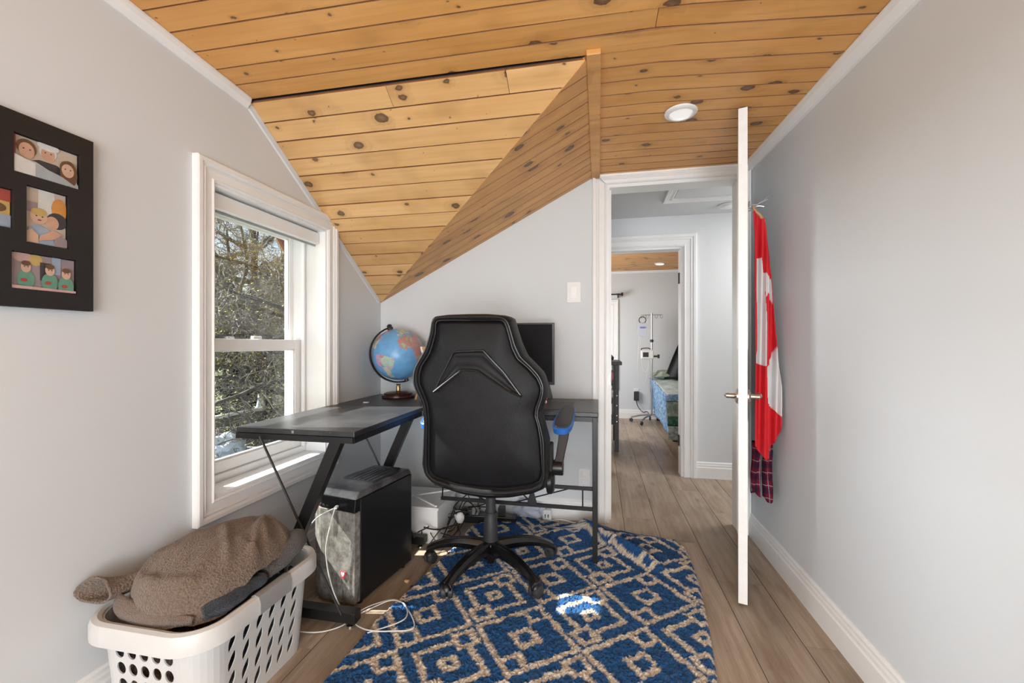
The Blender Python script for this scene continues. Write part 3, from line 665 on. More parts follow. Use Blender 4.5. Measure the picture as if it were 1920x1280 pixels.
photo('l3', ['mauve', ('skin', ell(.5, .5, .2, .2))], 'photograph hidden beyond the picture edge')

# ------------------------------------------------------------------ desk
dk = thing('desk', 'black L-shaped computer desk in the corner under the window', 'desk')
ZD = .745
def deskpart(mb, name, mat=M['desk'], bev=.003, **kw): return mb.build(name, mat, dk, bev=bev, **kw)
deskpart(MB().box(-1.424, -.90, 1.455, 2.095, ZD-.022, ZD), 'left_top')
mb = MB(); pts = [(-1.424, 2.097), (-.90, 2.097), (-.86, 2.09), (-.86, 2.60), (-1.424, 2.60)]
mb.loft([[(x, y, ZD-.022) for x, y in pts], [(x, y, ZD) for x, y in pts]]); deskpart(mb, 'corner_top')
deskpart(MB().box(-.858, .0, 2.09, 2.60, ZD-.022, ZD), 'right_top')
for p0, p1 in (((-1.42, 1.462, ZD-.034), (-.905, 1.462, ZD-.034)), ((-.912, 1.46, ZD-.034), (-.912, 2.09, ZD-.034)), ((-.90, 2.10, ZD-.034), (-.002, 2.10, ZD-.034)), ((-1.41, 1.46, ZD-.034), (-1.41, 2.59, ZD-.034)), ((-.012, 2.10, ZD-.034), (-.012, 2.58, ZD-.034))):
    deskpart(MB().bar(p0, p1, .02, .022), 'top_rail', M['blackmetal'], 0)
deskpart(MB().box(-1.168, -1.158, 1.4535, 1.456, ZD-.016, ZD-.006), 'screw_cap', M['steel'], 0)
def zleg(Y):
    deskpart(MB().bar((-.975, Y, ZD-.03), (-1.275, Y, .05), .045, .035, (0, 1, 0)), 'leg', M['blackmetal'], .002)
    deskpart(MB().box(-1.33, -.895, Y-.022, Y+.022, .022, .062), 'foot_bar', M['blackmetal'], .002)
    deskpart(MB().tube([(-1.30, Y-.03, ZD-.03), (-.945, Y-.03, .06)], .0045, 8), 'brace_rod', M['blackmetal'], 0)
    for x in (-.925, -1.30): deskpart(MB().lathe([(.004, .024), (.006, .015), (.016, .008), (.017, 0)], (x, Y, 0), 14), 'foot', M['chrome'], 0, smooth=True)
zleg(1.452+.02); zleg(2.12)
for Y in (2.10, 2.57): deskpart(MB().box(-.028, -.004, Y-.012, Y+.012, .0, ZD-.022), 'post', M['blackmetal'], .002)
for z in (.375, .277): deskpart(MB().bar((-.80, 2.10, z), (-.026, 2.10, z), .014, .016), 'lower_rail', M['blackmetal'], 0)
deskpart(MB().tube([(-.795, 2.10, .27), (-.77, 2.10, ZD-.03)], .004, 6), 'brace_rod', M['blackmetal'], 0)
deskpart(MB().tube([(-.075, 2.10, .37), (-.075, 2.10, .28)], .0035, 6), 'brace_rod', M['blackmetal'], 0)
deskpart(MB().tube([(-.13, 2.10, .372), (-.42, 2.10, .280)], .0035, 6), 'brace_rod', M['blackmetal'], 0)
deskpart(MB().tube([(-.33, 2.10, .29), (-.42, 2.10, .372)], .0035, 6), 'brace_rod', M['blackmetal'], 0)

# items on the desk
mb = MB().box(-.62, -.135, 2.14, 2.44, ZD, ZD+.003); mb.build('desk_mat', M['darkgrey'], bev=.001, label='dark grey desk mat in front of the monitor', cat='desk mat')
mo = thing('monitor', 'flat black computer monitor partly hidden behind the gaming chair', 'monitor', (-.545, 2.45, ZD))
MB().box(-.30, .30, -.03, -.012, .098, .452).build('bezel', M['blackplastic'], mo, bev=.003)
MB().box(-.29, .288, -.0315, -.0298, .116, .444).build('screen', M['screen'], mo)
MB().box(-.24, .24, -.012, .022, .14, .41).build('back_shell', M['blackplastic'], mo, bev=.01)
mb = MB(); mb.loft([[(-.06, -.02, .012), (.06, -.02, .012), (.06, .02, .012), (-.06, .02, .012)], [(-.035, .01, .2), (.035, .01, .2), (.035, .035, .2), (-.035, .035, .2)]]); mb.build('neck', M['blackplastic'], mo, bev=.004)
mb = MB(); mb.loft([[(-.13, -.09, 0), (.245, -.05, 0), (.23, .07, 0), (-.13, .08, 0)], [(-.11, -.08, .012), (.235, -.04, .012), (.22, .06, .012), (-.11, .07, .012)]]); mb.build('foot', M['blackplastic'], mo, bev=.004)
mb = MB(); mb.add([(.205, .0, .012), (.285, .02, .012), (.285, .05, .012), (.205, .05, .012), (.225, .01, .14), (.255, .02, .14), (.255, .04, .14), (.225, .04, .14)], [(3, 2, 1, 0), (4, 5, 6, 7), (0, 1, 5, 4), (1, 2, 6, 5), (2, 3, 7, 6), (3, 0, 4, 7)]); mb.build('leg', M['darkgrey'], mo, bev=.003)
cu = thing('red_trinket', 'small red and white trinket on the desk beside the monitor foot', 'trinket', (-.295, 2.36, ZD+.003))
MB().lathe([(.013, 0), (.016, .006), (.014, .012), (.008, .016)], n=18).build('base', M['white'], cu, smooth=True)
MB().lathe([(.002, .012), (.015, .016), (.017, .026), (.012, .038), (.001, .043)], n=18).build('cap', M['badge'], cu, smooth=True)
MB().box(-1.30, -1.27, 2.19, 2.205, ZD, ZD+.004).build('paper_scrap', M['paperwhite'], label='tiny white paper scrap on the desk in front of the globe', cat='paper scrap')

# globe
GC = Vector((-1.222, 2.466, 1.012)); GR = .160
gl_ = thing('globe', 'blue world globe on a dark wooden stand in the desk corner', 'globe', (GC.x, GC.y, ZD))
O_ = Vector((0, 0, GC.z-ZD))
MB().lathe([(.098, 0), (.102, .006), (.100, .016), (.086, .020), (.088, .026), (.074, .032), (.03, .036), (.001, .037)], n=48).build('base', M['mahogany'], gl_, smooth=True)
MB().lathe([(.012, .034), (.016, .04), (.012, .052), (.014, .062), (.009, .075), (.016, .082)], n=20).build('stem', M['brass'], gl_, smooth=True)
axis = Vector((-.28, -.10, .955)).normalized()
front = Vector((-.42, -.9, 0)); side = (front - axis*front.dot(axis)).normalized()   # meridian bow side
side = (Vector((-.72, -.69, 0)) - axis*Vector((-.72, -.69, 0)).dot(axis)).normalized()
mb = MB(); rings = []; w_ = side.cross(axis)
for k in range(41):
    a = R(-4 + 188*k/40); d = axis*math.cos(a) + side*math.sin(a); c = O_ + d*(GR+.012)
    rings.append([c + d*.006 + w_*.009, c + d*.006 - w_*.009, c - d*.004 - w_*.009, c - d*.004 + w_*.009])
mb.loft(rings); mb.build('meridian', M['blackgloss'], gl_, smooth=True)
mb = MB(); mb.lathe([(.016, GR-.002), (.020, GR+.012), (.013, GR+.018), (.017, GR+.026), (.008, GR+.034), (.0, GR+.036)], O_, 16, axis); mb.build('pole_knob', M['darkgrey'], gl_, smooth=True); mb = MB(); mb.lathe([(.012, GR-.002), (.014, GR+.014), (.0, GR+.02)], O_, 16, -axis); mb.build('pole_knob', M['darkgrey'], gl_, smooth=True)
cont = [(1, [(-168, 66), (-140, 70), (-95, 72), (-80, 63), (-60, 52), (-66, 45), (-95, 49), (-124, 49), (-140, 60)]), (1, [(-55, 60), (-20, 70), (-20, 82), (-60, 82), (-70, 76)]),
        (2, [(-124, 48), (-95, 48), (-67, 45), (-75, 36), (-81, 26), (-90, 30), (-97, 26), (-110, 32), (-118, 34)]), (3, [(-116, 31), (-97, 25), (-90, 17), (-83, 9), (-92, 15), (-105, 20)]),
        (1, [(-79, 2), (-78, 9), (-72, 12), (-60, 9), (-52, 4), (-62, 2), (-70, 2)]), (4, [(-70, 1), (-52, 4), (-36, -6), (-40, -20), (-52, -32), (-58, -20), (-68, -10)]), (1, [(-80, 1), (-70, 0), (-68, -12), (-70, -18), (-78, -10)]),
        (2, [(-71, -19), (-58, -20), (-55, -34), (-66, -54), (-74, -50), (-72, -34)]), (3, [(-17, 28), (-6, 36), (10, 37), (32, 31), (43, 12), (51, 11), (40, -5), (35, -22), (20, -35), (12, -17), (9, 4), (-8, 5), (-17, 14)]),
        (5, [(-9, 37), (-9, 44), (0, 48), (-5, 58), (10, 56), (5, 62), (25, 71), (60, 68), (60, 52), (40, 45), (28, 40), (12, 44), (3, 41)]), (3, [(60, 68), (100, 76), (170, 70), (140, 50), (120, 40), (120, 25), (105, 10), (95, 20), (78, 8), (70, 22), (55, 25), (45, 13), (35, 30), (40, 45), (60, 52)]), (2, [(114, -22), (130, -12), (145, -15), (152, -28), (145, -38), (130, -32), (116, -34)])]
mb = MB(); NU, NV = 180, 90; ref = Vector((.03, -1, 0)); e1 = (ref - axis*ref.dot(axis)).normalized(); e2 = axis.cross(e1)
LON0 = -48
for j in range(NV+1):
    la = R(-90 + 180*j/NV)
    for i in range(NU):
        lo = R(-180 + 360*i/NU - LON0); mb.v.append(tuple(O_ + (axis*math.sin(la) + (e1*math.cos(lo) + e2*math.sin(lo))*math.cos(la))*GR))
for j in range(NV):
    for i in range(NU):
        k = (i+1) % NU; mb.f.append((j*NU+i, j*NU+k, (j+1)*NU+k, (j+1)*NU+i)); la = -90 + 180*(j+.5)/NV; lo = -180 + 360*(i+.5)/NU
        n_ = mnoise.noise((lo*.12, la*.12, 3))*3; m_ = 0
        for c_, pl in cont:
            if pip(lo+n_, la-n_, pl): m_ = c_ if abs(mnoise.noise((lo*.08, la*.08, c_))) < .32 else 1 + (c_ + 1) % 5
        if abs(la) < .9 and m_ == 0: m_ = 6
        mb.mi.append(m_)
gm = [simple('globe_'+n_, c, .3, var=.1, sc=30) for n_, c in (('ocean', (.16, .40, .72)), ('pink', (.62, .36, .52)), ('yellow', (.60, .56, .44)), ('red', (.50, .27, .25)), ('mint', (.42, .58, .48)), ('green', (.36, .47, .34)), ('line', (.08, .2, .45)))]
mb.build('ball', gm, gl_, smooth='all')
# half-round orange plaque on an easel
ea = thing('plaque_easel', 'small orange half-round plaque with white border propped on a wooden easel beside the globe', 'plaque', (-1.02, 2.40, ZD))
def half(r, d0, d1, mi, mb):
    n = 24; ring = lambda d: [(.055 + r*math.cos(math.pi + math.pi*k/n), d, .315 + r*math.sin(math.pi + math.pi*k/n)) for k in range(n+1)]
    mb.loft([ring(d0), ring(d1)], True, True, mi)
mb = MB(); half(.082, .0, .012, 0, mb); mb.build('border', M['white'], ea)
mb = MB(); half(.070, -.002, .004, 0, mb); mb.build('face', simple('plaque_orange', (.60, .27, .05), .5), ea)
for p0, p1 in (((-.045, -.03, .0), (.02, .008, .30)), ((.12, -.03, 0), (.075, .008, .30)), ((.04, .12, 0), (.045, .014, .29))): MB().bar(p0, p1, .011, .009).build('easel_leg', M['lightwood'], ea, bev=.001)
MB().add([(-.03, -.012, .01), (.11, -.012, .01), (.075, .0, .17), (.01, .0, .17)], [(0, 1, 2, 3)]).build('backing', M['blackplastic'], ea, sol=.004)

# ------------------------------------------------------------------ computer tower
ang = math.atan2(1.599-1.563, -1.186+.965)   # front face direction
pc = thing('computer_tower', 'dusty black computer tower standing on the floor under the desk', 'computer', (-.967, 1.566, 0), 0)
fx = Vector((-.221, .036, 0)).normalized(); fy = Vector((.059, .368, 0)).normalized()
DW, DL, HT = .222, .40, .462
def PQ(a, b, z): v_ = fx*a + fy*b; return (v_.x, v_.y, z)
def pbox(a0_, a1_, b0_, b1_, z0, z1):
    return MB().loft([[PQ(a0_, b0_, z0), PQ(a1_, b0_, z0), PQ(a1_, b1_, z0), PQ(a0_, b1_, z0)], [PQ(a0_, b0_, z1), PQ(a1_, b0_, z1), PQ(a1_, b1_, z1), PQ(a0_, b1_, z1)]])
pbox(.004, DW-.004, .03, DL, .012, HT-.02).build('chassis', M['blackplastic'], pc, bev=.003)
mb = pbox(-.003, .005, .034, DL-.002, .016, HT-.024); mb.build('side_panel', M['pcside'], pc, bev=.002)
mb = pbox(DW-.005, DW+.003, .034, DL-.002, .016, HT-.024); mb.build('side_panel', M['pcside'], pc, bev=.002)
# front panel, lower dusty face and sloping upper bay
mb = MB(); mb.loft([[PQ(.0, 0, .02), PQ(DW*.78, -.004, .012), PQ(DW, .015, .02), PQ(DW, .034, .02), PQ(0, .034, .02)], [PQ(0, 0, HT-.075), PQ(DW*.78, -.004, HT-.07), PQ(DW, .015, HT-.06), PQ(DW, .034, HT-.06), PQ(0, .034, HT-.075)]]); mb.build('front_panel', M['dusty'], pc, bev=.002)
mb = MB(); mb.loft([[PQ(0, .0, HT-.072), PQ(DW*.78, -.002, HT-.067), PQ(DW*.86, .004, HT-.065), PQ(DW*.86, .034, HT-.065), PQ(0, .034, HT-.072)], [PQ(0, .006, HT-.022), PQ(DW*.78, .004, HT-.020), PQ(DW*.86, .012, HT-.02), PQ(DW*.86, .034, HT-.02), PQ(0, .034, HT-.022)]]); mb.build('upper_bay', M['blackgloss'], pc, bev=.002)
mb = MB(); mb.loft([[PQ(DW*.80, -.001, HT-.085), PQ(DW, .012, HT-.075), PQ(DW, .034, HT-.075), PQ(DW*.80, .034, HT-.085)], [PQ(DW*.88, .006, HT-.022), PQ(DW, .012, HT-.02), PQ(DW, .034, HT-.02), PQ(DW*.88, .034, HT-.022)]]); mb.build('accent', M['badge'], pc, bev=.002)
mb = MB(); mb.loft([[PQ(-.003, .004, HT-.021), PQ(DW+.003, .010, HT-.021), PQ(DW+.003, DL, HT-.021), PQ(-.003, DL, HT-.021)], [PQ(0, .03, HT+.004), PQ(DW, .03, HT+.004), PQ(DW-.01, DL-.004, HT), PQ(.01, DL-.004, HT)]]); mb.build('top_panel', M['dustytop'], pc, bev=.004)
pbox(.03, DW-.03, .15, DL-.06, HT+.001, HT+.005).build('top_grille', M['darkgrey'], pc, bev=.001)
for i in range(6): pbox(.04+i*.024, .052+i*.024, .16, DL-.07, HT+.005, HT+.0065).build('grille_slat', M['dustytop'], pc)
pbox(.05, .12, DL-.05, DL-.02, HT+.001, HT+.006).build('top_handle', M['blackplastic'], pc, bev=.002)
sp = [(-.014, .014), (0, .011), (.014, .014), (.013, -.002), (.007, -.012), (0, -.019), (-.007, -.012), (-.013, -.002)]
mb = MB(); mb.loft([[PQ(.055-a, -.002, .135+b) for a, b in sp], [PQ(.055-a, -.006, .135+b) for a, b in sp]]); mb.build('badge', M['badge'], pc, bev=.001)
mb = MB(); mb.loft([[PQ(.055-a*.55, -.006, .137+b*.55) for a, b in sp], [PQ(.055-a*.55, -.007, .137+b*.55) for a, b in sp]]); mb.build('badge_emblem', M['paperwhite'], pc)
for i in range(3): pbox(.135+i*.02, .147+i*.02, -.001, .004, HT-.062, HT-.054).build('port', M['darkgrey'], pc)
for a in (.02, DW-.02):
    for b in (.05, DL-.05): MB().lathe([(.014, 0), (.014, .014)], PQ(a, b, 0), 12).build('foot', M['blackplastic'], pc)
wc = thing('usb_cable', 'white charging cable plugged into the front of the computer tower and looped on the floor', 'cable', (-.967, 1.566, 0))
V0 = Vector((-.967, 1.566, 0)); pl = Vector(PQ(.085, -.004, HT-.052))
MB().bar(pl, pl + Vector((.01, -.03, .002)), .013, .008).build('plug', M['white'], wc, bev=.002)
p_ = lambda x, y, z: (x-V0.x, y-V0.y, z)
pts = [tuple(pl + Vector((.008, -.03, 0))), p_(-1.055, 1.535, .35), p_(-1.075, 1.535, .25), p_(-1.06, 1.535, .14), p_(-1.02, 1.53, .05), p_(-.965, 1.52, .008), p_(-.91, 1.60, .006), p_(-.83, 1.645, .012), p_(-.74, 1.57, .03), p_(-.665, 1.465, .034), p_(-.74, 1.43, .034), p_(-.83, 1.425, .03), p_(-.92, 1.485, .008), p_(-.93, 1.53, .006), p_(-.90, 1.585, .005), p_(-.84, 1.63, .016), p_(-.76, 1.59, .032), p_(-.72, 1.50, .035), p_(-.82, 1.41, .03)]
MB().tube(catmull(pts, 8), .0024, 6).build('cord', M['whitecable'], wc, smooth=True)
pts = [tuple(pl + Vector((.0, -.028, .0))), p_(-1.12, 1.54, .37), p_(-1.20, 1.53, .28), p_(-1.30, 1.50, .21), p_(-1.36, 1.46, .10), p_(-1.33, 1.42, .006), p_(-1.15, 1.40, .006), p_(-1.02, 1.41, .006), p_(-.95, 1.47, .006), p_(-.98, 1.53, .006), p_(-1.09, 1.51, .006), p_(-1.16, 1.47, .006)]
MB().tube(catmull(pts, 8), .0024, 6).build('cord', M['whitecable'], wc, smooth=True)

# ------------------------------------------------------------------ rug
edge = [(-.86, .45), (-.862, .85), (-.850, 1.2), (-.842, 1.5), (-.775, 1.90), (-.745, 2.15), (-.735, 2.38), (-.66, 2.48), (-.55, 2.54), (-.44, 2.57), (-.30, 2.545), (-.13, 2.50), (-.04, 2.46), (.05, 2.43), (.20, 2.445), (.33, 2.44), (.415, 2.425), (.445, 2.36), (.448, 2.2), (.435, 1.98), (.405, 1.7), (.365, 1.43), (.345, 1.2), (.33, .85), (.32, .45)]
def edge_x(y, left):
    xs = []
    for i in range(len(edge)):
        (x0, y0), (x1, y1) = edge[i], edge[(i+1) % len(edge)]
        if (y0 <= y < y1) or (y1 <= y < y0): xs.append(x0 + (x1-x0)*(y-y0)/(y1-y0))
    return (min(xs), max(xs)) if len(xs) > 1 else None
PER = .286; rot = R(37.5)
def pattern(x, y):
    # angular trellis, two alternating diamonds: one with a tiny ring in its middle, one larger with a square ring
    x += .007*mnoise.noise((x*22, y*22, 1)) + .005*mnoise.noise((x*80, y*80, 5)); y += .007*mnoise.noise((x*22, y*22, 9)) + .005*mnoise.noise((x*80, y*80, 15))
    a = x + .03; b = y - 1.69
    u = (a*math.cos(rot) + b*math.sin(rot))/PER; v = (-a*math.sin(rot) + b*math.cos(rot))/PER
    iu, iv = math.floor(u+.5), math.floor(v+.5); u -= iu; v -= iv; w_ = .039
    m = max(abs(u), abs(v)); first = (iu + iv) % 2 == 0
    q, big, cs_, cr_ = (.31, .315, .115, .075) if first else (.345, .465, .12, .125)
    small = min(max(abs(u-c_), abs(v-c_)) for c_ in (q, -q))
    if abs(small-cs_) < w_: return 1
    if small < cs_: return 0
    if abs(m-cr_) < w_ or abs(m-big) < w_: return 1
    return 0
BLUE = (.016, .088, .245); BEIGE = (.66, .575, .47)
def rug_z(x, y):
    z = .020
    # rucked fold running from the desk post towards the right edge, and a bump under the desk
    t_ = ((x+.10)*.30 + (2.46-y)*(-.0))
    fx0, fy0, fx1, fy1 = -.08, 2.47, .27, 2.12
    L2 = (fx1-fx0)**2 + (fy1-fy0)**2; s_ = ((x-fx0)*(fx1-fx0) + (y-fy0)*(fy1-fy0))/L2
    dd = ((x-fx0)*(fy1-fy0) - (y-fy0)*(fx1-fx0))/math.sqrt(L2)
    if -.2 < s_ < 1.2:
        env = max(0, min(1, (s_+.2)/.2))*max(0, min(1, (1.2-s_)/.4)); z += env*(.052*math.exp(-(dd/.033)**2) + .020*math.exp(-((dd+.09)/.05)**2))
    z += .010*max(0, mnoise.noise((x*4, y*4, 2)))*max(0, min(1, (y-2.0)/.4))
    return z
ys_ = []; y = .46
while y < 2.565: ys_.append(y); y += .0062
NXR = 200; vs = []; cols = []; rr = random.Random(3); fs = []
for j, y in enumerate(ys_):
    e = edge_x(y, True); jit = .004*mnoise.noise((y*60, 0, 0))
    for i in range(NXR+1):
        f = i/NXR; x = e[0] + (e[1]-e[0])*f + jit
        p = pattern(x, y); zed = rug_z(x, y) + rr.uniform(-.005, .004) + .004*mnoise.noise((x*45, y*45, 7))
        ed = min(f, 1-f)*(e[1]-e[0]); ed = min(ed, y-.44, 2.58-y)
        if ed < .012: zed *= .35 + .65*ed/.012
        vs.append((x + rr.uniform(-.002, .002), y + rr.uniform(-.002, .002), max(.003, zed)))
        c = BEIGE if p else BLUE; k = .78 + .44*rr.random(); cols.append((c[0]*k, c[1]*k, c[2]*k, 1))
for j in range(len(ys_)-1):
    for i in range(NXR): a = j*(NXR+1)+i; fs.append((a, a+1, a+NXR+2, a+NXR+1))
me = bpy.data.meshes.new('rug'); me.from_pydata(vs, [], fs); me.materials.append(M['rug'])
ca = me.color_attributes.new('pile', 'FLOAT_COLOR', 'POINT'); ca.data.foreach_set('color', [c for q_ in cols for c in q_])
rug = bpy.data.objects.new('rug', me); COL.objects.link(rug); fin(rug, None, 'shaggy blue rug with a beige angular trellis pattern, rucked up at the desk post', 'rug')
rug['kind'] = 'thing' if False else None
del rug['kind']

# ------------------------------------------------------------------ gaming chair
ch = thing('gaming_chair', 'black leather gaming chair with blue edged armrests, seen from behind', 'chair', (-.507, 1.99, 0))
CX, CY = -.507, 1.99
outer = [(-.536,1.205),(-.634,1.203),(-.695,1.196),(-.707,1.164),(-.718,1.113),(-.738,1.062),(-.773,1.003),(-.796,.959),(-.80,.907),(-.784,.863),(-.765,.835),(-.751,.798),(-.748,.747),(-.751,.688),(-.757,.615),(-.763,.541),(-.749,.498),(-.711,.464),(-.649,.439),(-.558,.417),(-.455,.408),(-.354,.421),(-.268,.444),(-.22,.468),(-.211,.517),(-.207,.573),(-.207,.614),(-.204,.669),(-.209,.69),(-.223,.745),(-.235,.786),(-.225,.821),(-.213,.862),(-.209,.904),(-.223,.952),(-.255,.986),(-.297,1.028),(-.321,1.083),(-.339,1.14),(-.35,1.182),(-.375,1.196),(-.455,1.204)]
inner = [(-.524,1.176),(-.619,1.178),(-.668,1.177),(-.679,1.165),(-.679,1.126),(-.694,1.076),(-.709,1.034),(-.746,.983),(-.758,.947),(-.758,.904),(-.74,.862),(-.722,.812),(-.717,.741),(-.719,.655),(-.721,.591),(-.723,.533),(-.708,.504),(-.679,.493),(-.59,.471),(-.487,.464),(-.381,.468),(-.276,.488),(-.235,.507),(-.224,.543),(-.228,.616),(-.232,.684),(-.242,.744),(-.254,.785),(-.249,.819),(-.235,.853),(-.226,.894),(-.242,.934),(-.276,.974),(-.325,1.015),(-.346,1.056),(-.36,1.111),(-.375,1.162),(-.388,1.174),(-.444,1.175)]
NB = 128; ro, ri = resample(outer, NB), resample(inner, NB); YK = 1.735
cen = Vector((-.49, .78))
def yb(z): return YK - (z-.8)*.05
def ring2(f, y): # f 0..1 centre->inner, 1..2 inner->outer
    out = []
    for a, b in zip(ri, ro):
        p = cen.lerp(a, f) if f <= 1 else a.lerp(b, f-1)
        out.append((p.x-CX, yb(p.y)+y-CY, p.y))
    return out
chev = [(-.682,.872),(-.642,.947),(-.589,1.043),(-.464,1.048),(-.38,.961),(-.304,.860),(-.369,.890),(-.432,.929),(-.489,.965),(-.554,.969),(-.605,.930)]
def panel_y(p, f):
    return -.028*(1-f**4)
mb = MB(); rings = [ring2(f, panel_y(None, f)) for f in (.02, .15, .3, .45, .6, .75, .87, .95, 1.0)]
mb.loft(rings, True, True); mb.build('back_panel', M['leather'], ch, smooth='all')
mb = MB(); rings = [ring2(1.0, .006), ring2(1.06, -.006), ring2(1.2, -.016), ring2(1.45, -.016), ring2(1.75, -.002), ring2(1.95, .03), ring2(2.0, .06)]
rings += [[((x-(cen.x-CX))*s_+(cen.x-CX), yy+dy, (z-cen.y)*s_+cen.y) for x, yy, z in ring2(2.0, 0)] for s_, dy in ((1.0, .095), (.97, .125), (.85, .14), (.5, .13), (.05, .125))]
mb.loft(rings, True, True); mb.build('backrest', M['leather'], ch, smooth='all')
def looptube(poly, yoff, r, name, fz=0):
    pts = [(p.x-CX, yb(p.y)+yoff-CY, p.y) for p in resample(poly, 120)]; pts.append(pts[0]); return MB().tube(pts, r, 6, caps=False).build(name, M['piping'], ch, smooth=True)
looptube(inner, -.001, .0055, 'piping')
io = [(a.x*.55+b.x*.45, a.y*.55+b.y*.45) for a, b in zip(ri, ro)]
looptube(io, -.0165, .0028, 'piping')
# chevron insert: a sunken arrow-shaped strip, outlined by a raised lip
def on_panel(x, z):
    # front-most surface of the domed panel at (x, z)
    lo, hi = 0.0, 1.0; d = Vector((x, z)) - cen
    if d.length < 1e-5: return -.028
    best = 1.0
    a_ = math.atan2(d.y, d.x); m_ = 9; rad = 1
    for p in ri:
        q_ = p-cen; da = abs((math.atan2(q_.y, q_.x)-a_+math.pi) % (2*math.pi)-math.pi)
        if da < m_: m_ = da; rad = q_.length
    f = min(1, d.length/rad); return -.028*(1-f**4)
def cp3(p, off): return (p[0]-CX, yb(p[1]) + on_panel(p[0], p[1]) + off - CY, p[1])
rc = resample(chev, 90); cc = [(-.655, .895), (-.60, .99), (-.55, 1.01), (-.48, 1.01), (-.40, .935), (-.335, .885)]
mb = MB(); tops = resample(chev[:6], 2)
up_, lo_ = [Vector(chev[0]), Vector(chev[1]), Vector(chev[2]), Vector(chev[3]), Vector(chev[4]), Vector(chev[5])], [Vector(chev[0]), Vector(chev[10]), Vector(chev[9]), Vector(chev[8]), Vector(chev[7]), Vector(chev[6]), Vector(chev[5])]
def along(pl_, n):
    L = [0]
    for a, b in zip(pl_, pl_[1:]): L.append(L[-1] + (b-a).length)
    out = []; j = 0
    for k in range(n):
        t_ = L[-1]*k/(n-1)
        while j < len(pl_)-2 and L[j+1] < t_: j += 1
        out.append(pl_[j].lerp(pl_[j+1], (t_-L[j])/max(1e-9, L[j+1]-L[j])))
    return out
ua, la_ = along(up_, 40), along(lo_, 40); rings = []
for f, off in ((0, -.001), (.12, -.009), (.25, -.003), (.5, -.002), (.75, -.004), (.88, -.012), (1.0, -.004)): rings.append([cp3(a.lerp(b, f), off) for a, b in zip(ua, la_)])
mb.loft(rings, False, False); mb.build('chevron_insert', M['leather'], ch, smooth='all')
MB().tube([cp3(p, -.006) for p in ua], .0045, 6).build('piping', M['piping'], ch, smooth=True)
MB().tube([cp3(p, -.009) for p in la_], .0055, 6).build('piping', M['piping'], ch, smooth=True)
# seat and under-seat mechanism
mb = MB(); n = 40; rings = []
for z, s_ in ((.425, .90), (.435, .98), (.47, 1.0), (.51, .99), (.535, .93), (.545, .6), (.546, .05)):
    ring = []
    for k in range(n):
        a = 2*math.pi*k/n; cx_ = math.copysign(abs(math.cos(a))**.45, math.cos(a)); sy_ = math.copysign(abs(math.sin(a))**.45, math.sin(a)); ring.append((.012+.26*s_*cx_, .09+.245*s_*sy_, z))
    rings.append(ring)
mb.loft(rings); mb.build('seat', M['leather'], ch, smooth=True)
MB().box(-.11, .11, -.10, .16, .385, .428).build('seat_plate', M['blackmetal'], ch, bev=.004)
mb = MB(); mb.lathe([(.024, .20), (.024, .39)], n=24); mb.lathe([(.031, .11), (.034, .112), (.034, .20), (.030, .245), (.029, .25), (.029, .27), (.027, .272)], n=24); mb.build('gas_lift', M['darkgrey'], ch, smooth=True)
MB().tube(catmull([(.05, -.02, .405), (.14, -.03, .405), (.19, -.035, .40), (.205, -.04, .375)], 6), .005, 8).build('lever', M['blackmetal'], ch, smooth=True)
mb = MB(); pp = [(-.006, .055), (.006, .055), (.022, .0), (.019, -.012), (.0, -.018), (-.019, -.012), (-.022, .0)]
mb.loft([[(.207+a, -.046, .345+b) for a, b in pp], [(.207+a, -.036, .345+b) for a, b in pp]]); mb.build('lever_paddle', M['blackplastic'], ch, bev=.003)
# star base
MB().lathe([(.034, .055), (.046, .06), (.050, .10), (.046, .125), (.036, .135), (.030, .137)], n=28).build('hub', M['blackgloss'], ch, smooth=True)
MB().lathe([(.017, .028), (.020, .032), (.020, .058)], n=20).build('lift_tip', M['blackplastic'], ch, smooth=True)
for deg, L in ((182, .315), (250, .335), (318, .35), (25, .315), (105, .32)):
    c_, s_ = math.cos(R(deg)), math.sin(R(deg)); T = lambda r, o, z: (c_*r - s_*o, s_*r + c_*o, z)
    mb = MB(); rings = []
    for k in range(13):
        f = k/12; r = .03 + (L-.03)*f; zt = .135 + .012*math.sin(f*2.2) - .055*f**2.6; h = .050-.020*f; w_ = .030 - .008*f + (.010 if f > .92 else 0)
        rings.append([T(r, -w_*.55, zt), T(r, -w_*.18, zt), T(r, -w_*.10, zt-.004), T(r, w_*.10, zt-.004), T(r, w_*.18, zt), T(r, w_*.55, zt), T(r, w_, zt-h*.45), T(r, w_*.9, zt-h), T(r, -w_*.9, zt-h), T(r, -w_, zt-h*.45)])
    mb.loft(rings); lg = mb.build('leg', M['blackgloss'], ch, smooth=True, bev=.0015)
    a2 = R(deg*1.7+30); c2, s2 = math.cos(a2), math.sin(a2)
    if deg in (250, 318): c2, s2 = (.96, .28) if deg == 250 else (.85, -.5)
    base = T(L-.012, 0, 0)
    for sd in (-1, 1):
        ctr = (base[0] + c2*sd*.014, base[1] + s2*sd*.014, .0365 if base[0] else .0365)
        ctr = (ctr[0], ctr[1], .027 + .018)
        MB().lathe([(.001, -.010), (.018, -.011), (.0255, -.009), (.027, -.004), (.027, .004), (.0255, .009), (.018, .011), (.001, .010)], (ctr[0], ctr[1], .0275 + (.020 if (deg in (250, 318, 25)) else 0.0)), 24, (c2, s2, 0)).build('caster_wheel', M['darkgrey'], lg, smooth=True)
    hz = .0275 + (.020 if deg in (250, 318, 25) else 0.0)
    MB().lathe([(.022, hz-.028+.03), (.026, hz+.008), (.024, hz+.022), (.014, hz+.032), (.008, hz+.034), (.008, .085)], (base[0], base[1], 0), 18).build('caster_hood', M['blackplastic'], lg, smooth=True)
